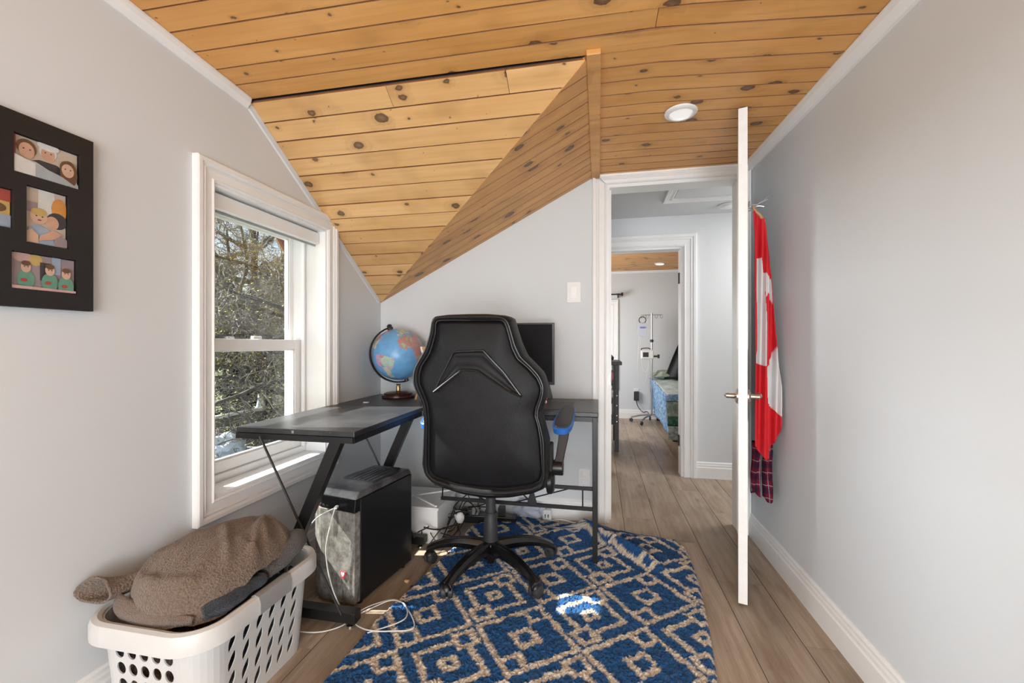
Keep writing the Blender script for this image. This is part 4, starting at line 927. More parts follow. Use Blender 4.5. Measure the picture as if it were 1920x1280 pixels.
# armrests
for sgn, name in ((1, 'right'), (-1, 'left')):
    def A(x, y, z): return ((.007 + sgn*(x if sgn > 0 else x-.040)), y, z)
    mb = MB(); mt = MB(); n = 28
    def pad(f, zoff, grow):
        ring = []
        for k in range(n):
            a = 2*math.pi*k/n; lx = math.copysign(abs(math.cos(a))**.6, math.cos(a))*(.044+grow); ly = math.copysign(abs(math.sin(a))**.7, math.sin(a))*(.155+grow)
            x = .345 + lx*(1 - .12*(ly/.155)) + .06*ly; y = .055 + ly; z = .700 + .20*(ly+.155) + zoff; ring.append(A(x, y, z))
        return ring
    mb.loft([pad(0, -.030, -.010), pad(0, -.026, -.002), pad(0, -.004, .002), pad(0, .002, -.002)]); mb.build('armrest_rim', M['blue'], ch, smooth=True)
    mt.loft([pad(0, .0, -.006), pad(0, .007, -.008), pad(0, .011, -.016), pad(0, .012, -.04)]); mt.build('armrest_pad', M['darkgrey'], ch, smooth=True)
    m3 = MB(); rings = []
    for p_c, w_ in (((.348, -.02, .695), .025), ((.342, -.03, .64), .022), ((.330, -.045, .57), .019), ((.318, -.06, .515), .022)):
        rings.append([A(p_c[0]-w_, p_c[1]-.012, p_c[2]), A(p_c[0]+w_, p_c[1]-.012, p_c[2]), A(p_c[0]+w_, p_c[1]+.03, p_c[2]), A(p_c[0]-w_, p_c[1]+.03, p_c[2])])
    m3.loft(rings); m3.build('armrest_arm', simple('dark_brown_plastic_'+name, (.022, .014, .011), .45, spec=.25), ch, smooth=True, bev=.003)
    MB().lathe([(.030, -.03), (.034, -.026), (.034, .026), (.030, .03)], A(.315, -.05, .515), 24, (1, 0, 0)).build('armrest_hinge', M['blackplastic'], ch, smooth=True)
    MB().box(*sorted((A(.278, 0, 0)[0], A(.30, 0, 0)[0])), -.09, -.03, .50, .63).build('arm_bracket', M['blackplastic'], ch, bev=.008)
    MB().lathe([(.050, -.015), (.056, -.01), (.056, .006), (.045, .016), (.0, .018)], A(.288, -.06, .455), 28, (sgn, 0, 0)).build('recline_cover', M['blackplastic'], ch, smooth=True)

# ------------------------------------------------------------------ laundry basket
bk = thing('laundry_basket', 'white plastic laundry basket with round and slanted holes by the left wall', 'basket', (-1.197, 1.157, 0))
HX, HY, CR = .182, .235, .078; TAPER = .11; ZR = .318
def wallpt(u, z, off=0):
    """u runs round the rounded rectangle: 0..4 sides; returns point on the tapered wall"""
    s_ = 1 - TAPER*(1 - z/ZR)**1.0
    hx, hy = HX, HY; segs = [2*(hx-CR), CR*math.pi/2, 2*(hy-CR), CR*math.pi/2]*2; tot = sum(segs); d = (u % 1)*tot
    side = 0
    while d > segs[side] and side < 7: d -= segs[side]; side += 1
    c4 = [((-hx+CR), -hy), (hx-CR, -hy+CR), (hx, -hy+CR), (hx-CR, hy-CR), (hx-CR, hy), (-hx+CR, hy-CR), (-hx, hy-CR), (-hx+CR, -hy+CR)]
    cx, cy = c4[side]
    if side == 0: p, n_ = (cx+d, cy), (0, -1)
    elif side == 2: p, n_ = (cx, cy+d), (1, 0)
    elif side == 4: p, n_ = (cx-d, cy), (0, 1)
    elif side == 6: p, n_ = (cx, cy-d), (-1, 0)
    else:
        a = {1: -90, 3: 0, 5: 90, 7: 180}[side] + math.degrees(d/CR); n_ = (math.cos(R(a)), math.sin(R(a))); p = (cx+CR*n_[0], cy+CR*n_[1])
    return (p[0]*s_ + n_[0]*off, p[1]*s_ + n_[1]*off, z)
segs = [2*(HX-CR), CR*math.pi/2, 2*(HY-CR), CR*math.pi/2]*2; TOT = sum(segs); st = [sum(segs[:i])/TOT for i in range(9)]
mb = MB()
def solid(u0, u1, z0, z1, nu=4, nz=2):
    b = len(mb.v)
    for i in range(nu+1):
        for j in range(nz+1): mb.v.append(wallpt(u0+(u1-u0)*i/nu, z0+(z1-z0)*j/nz))
    for i in range(nu):
        for j in range(nz): mb.f.append((b+i*(nz+1)+j, b+(i+1)*(nz+1)+j, b+(i+1)*(nz+1)+j+1, b+i*(nz+1)+j+1)); mb.mi.append(0)
def holed(u0, u1, z0, z1, kind):
    n = 24; b = len(mb.v); cu_, cz_ = (u0+u1)/2, (z0+z1)/2; hu, hz = (u1-u0)/2, (z1-z0)/2; W_ = hu*TOT
    for k in range(n):
        a = 2*math.pi*k/n; m_ = max(abs(math.cos(a)), abs(math.sin(a))); mb.v.append(wallpt(cu_+hu*math.cos(a)/m_, cz_+hz*math.sin(a)/m_))
    for k in range(n):
        a = 2*math.pi*k/n
        if kind == 'round': du, dz = .0150*math.cos(a), .0175*math.sin(a)
        else:
            p, q_ = .0125*math.cos(a)*(1-.3*abs(math.sin(a))), .028*math.sin(a); du, dz = p + q_*.34, q_*.94
        du = max(-W_*.93, min(W_*.93, du)); dz = max(-hz*.95, min(hz*.95, dz)); mb.v.append(wallpt(cu_+du/TOT, cz_+dz))
    for k in range(n):
        k2 = (k+1) % n; mb.f.append((b+k, b+k2, b+n+k2, b+n+k)); mb.mi.append(0)
NZH = 7; zlo, zhi = .026, .262
for sd in range(8):
    u0, u1 = st[sd], st[sd+1]
    solid(u0, u1, zhi, ZR, 6, 2); solid(u0, u1, .0, zlo, 6, 2)
    if sd % 2: solid(u0, u1, zlo, zhi, 8, 4); continue
    kind = 'round' if sd in (0, 4) else 'slot'
    # holes spread a little way round the corners
    nc, nr = (5, 5) if kind == 'round' else (6, 4)
    ex = .0
    for i in range(nc):
        for j in range(nr):
            a, b2 = u0+(u1-u0)*i/nc, u0+(u1-u0)*(i+1)/nc; za, zb = zlo+(zhi-zlo)*j/nr, zlo+(zhi-zlo)*(j+1)/nr
            holed(a, b2, za, zb, kind)
b = len(mb.v); nn = 48
for k in range(nn): mb.v.append(wallpt(k/nn, .004))
mb.f.append(tuple(range(b, b+nn))); mb.mi.append(0)
mb.build('body', M['basket'], bk, sol=.0035)
mb = MB(); rings = []
for k in range(97):
    u = k/96; dip = 0
    prof = [(-.003, ZR-.012), (.004, ZR+.004), (.014, ZR+.008), (.026, ZR+.004), (.032, ZR-.010), (.032, ZR-.046), (.028, ZR-.048), (.027, ZR-.012), (.006, ZR-.010)]
    ring = []
    for o_, z in prof:
        p = wallpt(u % 1, ZR, o_); ring.append((p[0], p[1], z - dip))
    rings.append(ring)
mb.loft(rings, True, False); mb.build('rim', M['basket'], bk, smooth=True)
for sd, off in ((2, 1), (6, -1)):
    u0, u1 = st[sd]+.02, st[sd+1]-.02; mb = MB(); rings = []
    uc = (st[sd]+st[sd+1])/2
    for k in range(17):
        u = uc + (k/16-.5)*.085; ring = []
        for o_, z in ((-.006, ZR-.01), (.003, ZR+.007), (.014, ZR+.011), (.028, ZR+.007), (.0345, ZR-.010), (.0345, ZR-.045), (.028, ZR-.045)): p = wallpt(u, ZR, o_); ring.append((p[0], p[1], z))
        rings.append(ring)
    mb.loft(rings, True, True); mb.build('grip', M['greygrip'], bk, smooth=True, label='grey hand grip')

def lump(name, c, rad, mat, seed, amp=.2, label=None, cat=None, parent=None, flatb=None, group=None):
    mb = MB(); NU_, NV_ = 40, 24
    for j in range(NV_+1):
        la = math.pi*j/NV_
        for i in range(NU_):
            lo = 2*math.pi*i/NU_; d = Vector((math.sin(la)*math.cos(lo), math.sin(la)*math.sin(lo), math.cos(la)))
            f = 1 + amp*mnoise.noise(d*1.7 + Vector((seed, 0, 0))) + amp*.5*(abs(mnoise.noise(d*4 + Vector((0, seed, 0))))-.2)
            p = Vector((d.x*rad[0], d.y*rad[1], d.z*rad[2]))*f + Vector(c)
            if flatb is not None and p.z < flatb: p.z = flatb + (p.z-flatb)*.05
            mb.v.append(tuple(p))
    for j in range(NV_):
        for i in range(NU_): k = (i+1) % NU_; mb.f.append((j*NU_+i, j*NU_+k, (j+1)*NU_+k, (j+1)*NU_+i)); mb.mi.append(0)
    return mb.build(name, mat, parent, smooth='all', label=label, cat=cat, group=group)
for i, (c, r, m_, nm, lb) in enumerate((((-1.207, 1.065, .150), (.135, .11, .125), 'clothes', 'dark_shirt', 'dark brown clothing bundled low at the near end inside the basket'), ((-1.118, 1.225, .15), (.085, .135, .125), 'denim', 'dark_shirt', 'dark garment pressed against the slotted side of the basket'),
        ((-1.267, 1.255, .14), (.075, .09, .12), 'greycloth', 'grey_shirt', 'grey garment at the back inside the basket'))):
    lump(nm, c, r, M[m_], i*3.1, .35, lb, 'clothing')

# brown towel heaped over the basket
tw = thing('bath_towel', 'brown terry bath towel heaped over the full laundry basket', 'towel', (-1.200, 1.157, .316))
mb = MB(); NA, NRr = 150, 46
def tz(x, y, t_, a):
    # main mound sits towards the wall and the back of the basket
    dx, dy = (x-.004)/.198, (y-.018)/.243; d2 = dx*dx + dy*dy
    z = .142*max(0, 1-d2**1.3)**.55
    z += .020*mnoise.noise((x*6, y*6, 1)) + .014*math.sin((a*2.2 + t_*2)*2.6)*t_**2*max(0, z*5)
    ridge = max(0, -math.sin(a))*1.0
    z += ridge*.026*math.exp(-((t_-.86)/.09)**2)*(1+.6*mnoise.noise((a*3, 1, 2)))
    z += .010*abs(mnoise.noise((x*16+y*5, y*5, 4)))
    for q0, q1, q2, q3, am in ((.00, .19, .16, .03, .020), (-.01, .22, .19, .10, .018), (.04, .13, .18, -.05, .018), (-.10, .16, -.17, -.04, .012), (-.02, .05, .14, -.10, .012), (.05, .20, .17, .17, .014)):
        L2 = (q2-q0)**2+(q3-q1)**2; s_ = ((x-q0)*(q2-q0)+(y-q1)*(q3-q1))/L2; dd = abs((x-q0)*(q3-q1)-(y-q1)*(q2-q0))/math.sqrt(L2)
        if -.1 < s_ < 1.1: z += am*math.exp(-(dd/.014)**2)*min(1, (s_+.1)*4, (1.1-s_)*4)
    return z
for j in range(NRr+1):
    t_ = j/NRr
    for i in range(NA):
        a = 2*math.pi*i/NA; c_, s_ = math.cos(a), math.sin(a)
        rx, ry = .178, .228; rr_ = 1/((abs(c_)/rx)**3 + (abs(s_)/ry)**3)**(1/3); rr_ *= 1 + .04*mnoise.noise((a*2.2, 3, 1))
        x, y = c_*rr_*t_, s_*rr_*t_; z = .012 + tz(x, y, t_, a)
        if t_ > .93: z -= (t_-.93)*.28
        mb.v.append((x, y, z))
for j in range(NRr):
    for i in range(NA): k = (i+1) % NA; mb.f.append((j*NA+i, j*NA+k, (j+1)*NA+k, (j+1)*NA+i)); mb.mi.append(0)
mb.build('towel_mound', M['towel'], tw, smooth='all')
# hem along the front edge and the curled corner on the left
def ribbon(path, wid, up, name, mat, curl=0, n=9):
    P_ = catmull(path, 8); rings = []
    for i, p in enumerate(P_):
        f = i/(len(P_)-1); w_ = interp(f, wid); rings.append([p + Vector(up)*w_*(k/(n-1)-.5)*2 + Vector((0, -1, 0))*curl*w_*(1-((k/(n-1)-.5)*2)**2) + Vector((0, 0, .004*mnoise.noise((f*9, k*.4, 0)))) for k in range(n)])
    return MB().loft(rings, False, False).build(name, mat, tw, smooth='all', sol=.005)
ribbon([(-.165, -.165, .034), (-.12, -.20, .030), (-.06, -.212, .022), (.0, -.216, .018), (.06, -.212, .014), (.125, -.195, .010)], [(0, .018), (.3, .026), (.7, .022), (1, .008)], (0, .35, .94), 'hem', M['hem'], .5)
ribbon([(-.15, -.10, .05), (-.09, -.145, .066), (-.03, -.14, .080), (.03, -.15, .072), (.08, -.185, .03)], [(0, .02), (.5, .032), (1, .01)], (0, -.5, .86), 'hem', M['towel'], .6)
mb = MB(); rings = []; path = catmull([(-.06, -.08, .060), (-.11, -.115, .064), (-.145, -.15, .058), (-.165, -.19, .062), (-.178, -.225, .072)], 6)
for i, p in enumerate(path):
    f = i/(len(path)-1); r = .030 + .012*f**2 - .008*math.sin(f*math.pi)
    rings.append([p + Vector((r*1.05*math.cos(a_), .3*r*math.cos(a_), r*.85*math.sin(a_)))*(1+.12*math.sin(3*a_+f*4)) for a_ in [2*math.pi*k/24 for k in range(24)]])
mb.loft(rings, True, False); mb.build('curled_corner', M['towel'], tw, smooth='all', sol=.006)
ribbon([(-.115, -.03, .07), (-.125, -.075, .098), (-.128, -.11, .088), (-.12, -.14, .05)], [(0, .012), (.5, .022), (1, .018)], (1, 0, .2), 'fold', M['hem'], .0)
def roll(name, path, rads, mat, label, cat, seed):
    P_ = catmull(path, 7); mb = MB(); rings = []; n = 18
    for i, p in enumerate(P_):
        f = i/(len(P_)-1); d = (P_[min(i+1, len(P_)-1)]-P_[max(i-1, 0)]).normalized(); a_ = d.cross(Vector((0, 0, 1))).normalized(); b_ = a_.cross(d); r = interp(f, rads)
        rings.append([p + (a_*math.cos(q_) + b_*math.sin(q_)*.8)*r*(1+.28*mnoise.noise((math.cos(q_)*1.5+seed, math.sin(q_)*1.5, f*5))) for q_ in [2*math.pi*k/n for k in range(n)]])
    mb.loft(rings, True, True); return mb.build(name, mat, None, smooth='all', label=label, cat=cat)
roll('jeans', [(-1.075, .985, .330), (-1.05, 1.035, .338), (-1.037, 1.095, .343), (-1.03, 1.155, .345)], [(0, .024), (.3, .032), (1, .022)], M['denim'], 'dark blue rolled denim tucked between towel and rim of the basket', 'jeans', 2)
roll('grey_jumper', [(-1.043, 1.175, .345), (-1.035, 1.245, .36), (-1.04, 1.315, .385), (-1.075, 1.36, .38)], [(0, .024), (.5, .036), (1, .03)], M['greycloth'], 'grey knitted garment poking over the far corner of the basket', 'jumper', 7)

# ------------------------------------------------------------------ white box, power strip, cables
wb_ = thing('white_box', 'white plastic box with crossed ribs on its lid behind the computer tower', 'box', (-1.03, 2.26, 0))
MB().box(-.21, .185, -.10, .19, .0, .185).build('body', M['white'], wb_, bev=.006)
MB().box(-.22, .195, -.11, .20, .185, .20).build('lid', M['white'], wb_, bev=.004)
for p0, p1 in (((-.20, -.09, .203), (.175, .18, .203)), ((-.20, .18, .203), (.175, -.09, .203))): MB().bar(p0, p1, .012, .008).build('rib', M['vinyl'], wb_, bev=.002)
ps = thing('power_strip', 'black power strip crowded with plugs on the floor under the desk', 'power strip', (-.68, 2.50, 0), R(4))
MB().box(-.17, .20, -.03, .03, .0, .045).build('body', M['blackplastic'], ps, bev=.005)
for i, x in enumerate((-.12, -.05, .03, .11)): MB().box(x-.02, x+.02, -.022, .022, .045, .08+.02*(i % 2)).build('plug', M['darkgrey'] if i != 1 else M['greygrip'], ps, bev=.005)
rnd = random.Random(8)
C0 = [((-.72, 2.52, .07), (-.90, 2.28, .03)), ((-.70, 2.50, .08), (-.93, 2.15, .02)), ((-.66, 2.5, .09), (-.86, 2.05, .02)), ((-.78, 2.5, .06), (-.88, 2.1, .01)), ((-.62, 2.5, .10), (-.84, 2.30, .05)), ((-.75, 2.52, .2), (-.80, 2.2, .01)), ((-.80, 2.55, .4), (-.74, 2.48, .09)), ((-.70, 2.58, .45), (-.66, 2.50, .09)), ((-.60, 2.58, .4), (-.72, 2.45, .06)), ((-.86, 2.0, .008), (-.80, 2.35, .02)), ((-.90, 2.03, .12), (-.78, 2.30, .02))]
for i, (a, b) in enumerate(C0):
    a, b = Vector(a), Vector(b); pts = [a]
    for k in range(1, 5):
        m_ = a.lerp(b, k/5) + Vector((rnd.uniform(-.06, .06), rnd.uniform(-.05, .05), rnd.uniform(0, .10)*(1 if i < 6 else .6))); m_.z = max(.006, m_.z); m_.y = min(m_.y, 2.61); pts.append(m_)
    pts.append(b); MB().tube([(p.x, p.y, max(.005, p.z)) for p in catmull(pts, 7)], .0038 if i % 3 else .0028, 6).build('power_cable', M['blackcable'], None, smooth=True, label='thin black cable in the tangle behind the computer tower', cat='cable', group='tangled black cables under the desk')
for i, (x, y, z) in enumerate(((-.795, 2.36, .09), (-.765, 2.30, .10))):
    cb = thing('cable_plug', ('white bulbous plug hanging in the cable tangle, nearer the chair stem', 'white bulbous plug hanging in the cable tangle, nearer the white box')[1-i], 'plug', (x, y, 0))
    MB().lathe([(.001, z-.030), (.016, z-.028), (.024, z-.012), (.024, z+.010), (.014, z+.024), (.006, z+.028)], n=20).build('head', M['white'], cb, smooth=True)
    MB().tube(catmull([(0, 0, z+.02), (.02, .05, z+.07), (.05, .10, z+.03), (.06, .14, z-.02)], 6), .003, 6).build('cord', M['blackcable'], cb, smooth=True)
    MB().tube(catmull([(0, 0, z-.028), (-.01, 0, z*.4), (-.03, -.03, .006), (-.08, -.06, .006)], 6), .003, 6).build('cord', M['blackcable'], cb, smooth=True)
lump('plastic_bag', (-.42, 2.575, .06), (.085, .035, .055), M['bag'], 4.4, .6, 'crumpled clear plastic bag on the floor behind the chair stem', 'plastic bag', flatb=.004)
ad = thing('power_adapter', 'small white power adapter standing at the back edge of the rug', 'adapter', (-.305, 2.585, 0))
MB().box(-.025, .025, -.02, .02, .0, .07).build('body', M['white'], ad, bev=.006)
MB().box(-.012, -.006, -.028, -.02, .03, .05).build('prong', M['chrome'], ad); MB().box(.006, .012, -.028, -.02, .03, .05).build('prong', M['chrome'], ad)
MB().tube(catmull([(-.30, 2.56, .012), (-.22, 2.535, .035), (-.15, 2.515, .034), (-.10, 2.50, .034), (-.13, 2.49, .035)], 8), .0028, 6).build('charging_cable', M['whitecable'], None, smooth=True, label='thin white cable lying along the back edge of the rug', cat='cable')
for i, (x, y, c_) in enumerate(((-.845, 1.79, 'lightwood'), (-.80, 1.75, 'mahogany'))):
    lump('crumb', (x, y, .008), (.012, .008, .007), M[c_], i*2., .4, ('light orange crumb on the floor beside the computer tower', 'dark brown crumb on the floor at the rug edge')[i], 'crumb', flatb=.0008)

# ------------------------------------------------------------------ far bedroom contents
iv = thing('drip_stand', 'steel medical drip stand on castors by the far bedroom wall', 'drip stand', (.715, 6.10, 0))
MB().tube([(0, 0, .10), (0, 0, 1.50)], .012, 10).build('pole', M['steel'], iv, smooth=True)
for sx_ in (-1, 1):
    MB().tube([(0, 0, 1.475), (sx_*.13, 0, 1.475)], .005, 8).build('arm', M['steel'], iv)
    for d in (.06, .125): MB().tube([(sx_*d + .017*math.cos(a), 0, 1.455 + .024*math.sin(a)) for a in [R(120 + 300*k/12) for k in range(13)]], .004, 6).build('hook', M['steel'], iv, smooth=True)
MB().lathe([(.012, 1.10), (.024, 1.105), (.024, 1.135), (.012, 1.14)], n=14).build('clamp', M['darkgrey'], iv)
for deg in (175, 235, 300, 20, 90):
    c_, s_ = math.cos(R(deg)), math.sin(R(deg)); L = .27 if deg != 90 else .2
    mb = MB().tube([(0, 0, .115), (c_*L*.6, s_*L*.6, .095), (c_*L, s_*L, .065)], .011, 8); lg = mb.build('leg', M['steel'], iv, smooth=True)
    MB().lathe([(.001, -.012), (.024, -.011), (.027, 0), (.024, .011), (.001, .012)], (c_*L, s_*L, .0275), 16, (s_, -c_, .0)).build('castor', M['darkgrey'], lg, smooth=True)
pu = thing('infusion_pump', 'white infusion pump with a dark display clamped on the drip stand', 'pump', (.66, 6.08, .93))
MB().box(-.09, .075, -.05, .0, -.055, .065).build('body', M['white'], pu, bev=.012)
MB().box(-.068, .005, -.054, -.049, -.03, .035).build('display', M['darkgrey'], pu, bev=.003)
MB().tube(catmull([(-.085, -.03, .06), (-.08, -.03, .085), (.0, -.03, .092), (.03, -.03, .075)], 6), .006, 6).build('handle', M['blackplastic'], pu, smooth=True)
MB().lathe([(.012, 0), (.012, .05), (.026, .052), (.026, .075), (.0, .078)], (.075, -.02, -.02), 14, (1, 0, 0)).build('clamp_knob', M['darkgrey'], pu, smooth=True)
ib = thing('drip_bag', 'clear blue printed drip bag hanging from the drip stand', 'drip bag', (.592, 6.085, 1.20))
mb = MB(); pp = [(-.06, .0), (-.065, .13), (-.045, .17), (.045, .17), (.06, .13), (.05, .0), (.0, -.02)]
mb.loft([[(a, -.012, b) for a, b in pp], [(a, .012, b) for a, b in pp]]); mb.build('bag', M['bag'], ib, bev=.004)
MB().box(-.035, .04, -.0145, -.0125, .09, .115).build('label_print', simple('print_violet', (.25, .25, .5), .6), ib)
MB().tube([(.045*math.cos(a), 0, .205 + .045*math.sin(a)) for a in [2*math.pi*k/20 for k in range(21)]], .006, 6).build('ring', M['darkgrey'], ib, smooth=True)
MB().tube(catmull([(-.02, 0, -.02), (-.03, 0, -.2), (.0, 0, -.45), (.05, 0, -.5), (.08, 0, -.35)], 8), .003, 5).build('drip_line', M['whitecable'], ib, smooth=True)
MB().tube(catmull([(-.04, .0, .0), (-.06, 0, -.3), (-.06, .0, -.62), (.02, 0, -.66), (.07, 0, -.5), (.09, .0, -.35)], 8), .003, 5).build('drip_line', M['whitecable'], ib, smooth=True)
fo = thing('wall_outlet', 'white wall outlet with a black charger behind the drip stand', 'outlet', (.535, YE, .375))
MB().box(-.036, .036, -.005, 0, -.057, .062).build('plate', M['white'], fo, bev=.003)
bc_ = thing('wall_charger', 'black power charger plugged into the far bedroom outlet', 'charger', (.535, YE-.008, .335))
MB().box(-.035, .035, -.05, 0, -.07, .06).build('body', M['blackplastic'], bc_, bev=.005)
MB().tube(catmull([(0, -.03, -.07), (.02, -.05, -.15), (.08, -.12, -.22), (.13, -.2, -.2), (.16, -.25, -.26)], 8), .006, 6).build('cord', M['blackcable'], bc_, smooth=True)
# window, rod
w2 = thing('window_2', 'bright white framed bedroom window partly seen beyond the drip stand', 'window', (.0, YE, 1.08), kind='structure')
mb = MB(); cp = casing_prof(.085)
ww, wz0, wz1 = .20, -.58, .56
for p0, p1, u in (((ww, 0, wz0), (ww, 0, wz1), (1, 0, 0)), ((-.5, 0, wz0), (-.5, 0, wz1), (-1, 0, 0)), ((-.5, 0, wz1), (ww, 0, wz1), (0, 0, 1)), ((-.5, 0, wz0), (ww, 0, wz0), (0, 0, -1))): 
    mb = MB(); extrude_profile(mb, p0, p1, u, (0, -1, 0), cp, -1, 1); mb.build('casing', M['trim'], w2)
MB().box(ww-.05, ww, -.008, .0, wz0, wz1).box(-.5, -.45, -.008, .0, wz0, wz1).box(-.45, ww-.05, -.008, 0, wz1-.05, wz1).box(-.45, ww-.05, -.008, 0, wz0, wz0+.05).box(-.45, ww-.05, -.008, 0, -.03, .03).build('sash', M['vinyl'], w2)
MB().box(-.45, ww-.05, -.003, -.001, wz0+.05, wz1-.05).build('pane', emis('daylit_pane', (.72, .84, .82), .55), w2)
for i in range(14):
    z = wz0+.06 + i*.077; MB().box(-.445, ww-.055, -.012, -.005, z, z+.012).build('blind_slat', simple('slat_%d' % i, (.35, .42, .40), .6), w2)
cr = thing('curtain_rod', 'black curtain rod end above the far bedroom window', 'curtain rod', (.12, YE-.10, 1.79))
MB().tube([(-.9, 0, 0), (.20, 0, 0)], .010, 10).build('rod', M['blackmetal'], cr)
MB().lathe([(.012, 0), (.026, .004), (.026, .022), (.0, .03)], (.20, 0, 0), 16, (1, 0, 0)).build('finial', M['blackmetal'], cr, smooth=True)
MB().box(.15, .165, -.01, .10, -.045, .012).build('bracket', M['blackmetal'], cr)
# bed
bd = thing('bed', 'bed under a blue and green patchwork quilt in the far bedroom', 'bed', (.73, 4.87, 0))
MB().box(.06, 1.35, .08, 1.48, .08, .44).build('mattress', M['whitecloth'], bd, bev=.03)
for x in (.10, 1.3):
    for y in (.12, 1.44): MB().box(x-.025, x+.025, y-.025, y+.025, 0, .09).build('leg', M['blackplastic'], bd)
def sheet(name, mat, O2, du, dv, nu, nv, amp, seed, nrm):
    mb = MB(); O2, du, dv, nrm = Vector(O2), Vector(du), Vector(dv), Vector(nrm)
    for i in range(nu+1):
        for j in range(nv+1):
            f, g = i/nu, j/nv; p = O2 + du*f + dv*g + nrm*amp*(mnoise.noise((f*9+seed, g*1.5, 0))*g + .5*mnoise.noise((f*14, g*12, seed))); mb.v.append(tuple(p))
    for i in range(nu):
        for j in range(nv): mb.f.append((i*(nv+1)+j, (i+1)*(nv+1)+j, (i+1)*(nv+1)+j+1, i*(nv+1)+j+1)); mb.mi.append(0)
    return mb.build(name, mat, bd, smooth='all', sol=.012)
sheet('quilt_top', M['quilttop'], (-.01, .0, .525), (1.4, 0, 0), (0, 1.46, .07), 30, 30, .02, 1, (0, 0, 1))
sheet('quilt_side', M['quiltblue'], (-.012, .0, .53), (0, 1.46, .07), (.04, .0, -.46), 40, 16, .03, 2, (-1, 0, 0))
sheet('quilt_end', M['quiltblue'], (-.012, -.005, .53), (1.4, 0, 0), (0, -.015, -.07), 30, 6, .01, 3, (0, -1, 0))
sheet('quilt_end', M['quiltgrey'], (-.006, -.02, .455), (1.4, 0, 0), (0, -.015, -.16), 30, 8, .02, 4, (0, -1, 0))
sheet('quilt_end', M['quiltgreen'], (0, -.036, .295), (1.4, 0, 0), (.0, -.008, -.10), 30, 6, .02, 5, (0, -1, 0))
sheet('quilt_end', M['quiltgrey'], (.005, -.044, .195), (1.4, 0, 0), (0, -.008, -.15), 30, 8, .02, 6, (0, -1, 0))
o = lump('pillow', (.98, 6.20, .65), (.25, .14, .07), M['quiltgrey'], 2.0, .2, 'crumpled pale green pillow at the head of the bed', 'pillow')
# black curtain gathered onto the bed
mb = MB(); NU_, NV_ = 30, 24
for j in range(NV_+1):
    g = j/NV_; z = 1.30 - g*.70; xl = 1.16 - .29*g**.85; xr = 1.55
    for i in range(NU_+1): f = i/NU_; mb.v.append((xl + (xr-xl)*f, 6.02 + .035*math.sin(f*13 + g*1.5) + .03*g, z + .012*math.sin(f*9)))
for j in range(NV_):
    for i in range(NU_): a = j*(NU_+1)+i; mb.f.append((a, a+1, a+NU_+2, a+NU_+1)); mb.mi.append(0)
mb.build('black_curtain', M['blacksatin'], None, smooth='all', sol=.004, label='glossy black curtain gathered above the bed in the far bedroom', cat='curtain')
# charcoal shelf unit at the left of the far doorway
cs = thing('shelf_unit', 'charcoal shelf unit at the left inside the far bedroom doorway', 'shelf', (.105, 4.40, 0))
MB().box(.055, .095, -.02, .02, 0, .87).build('post', M['furniture'], cs, bev=.003); MB().box(.055, .095, .50, .54, 0, .87).build('post', M['furniture'], cs, bev=.003)
MB().box(-.35, -.31, -.02, .02, 0, .87).build('post', M['furniture'], cs, bev=.003); MB().box(-.35, -.31, .50, .54, 0, .87).build('post', M['furniture'], cs, bev=.003)
MB().box(.04, .055, .0, .52, .26, .86).build('side_panel', M['furniture'], cs)
MB().box(-.36, .125, -.03, .55, .865, .90).build('top', M['furniture'], cs, bev=.003)
for z in (.27, .48, .66): MB().box(-.33, .05, -.015, .52, z, z+.018).build('shelf', M['furniture'], cs)
for z in (.36, .46, .56, .30): MB().lathe([(.006, 0), (.006, .003), (0, .004)], (.075, -.02, z), 10, (0, -1, 0)).build('bolt', M['chrome'], cs)
lump('folded_cloth', (0.100, 4.46, .755), (.06, .09, .075), M['pink'], 1.3, .2, 'pink folded cloth on the upper shelf of the charcoal unit', 'cloth', flatb=.679)
lump('white_towel', (0.095, 4.46, .57), (.065, .09, .07), M['whitecloth'], 5.3, .3, 'white cloth hanging out of the middle shelf of the charcoal unit', 'cloth', flatb=.499)
lump('black_bag', (0.105, 4.50, .935), (.05, .10, .035), M['blackplastic'], 9.3, .25, 'small black bag on top of the charcoal shelf unit', 'bag', flatb=.901)

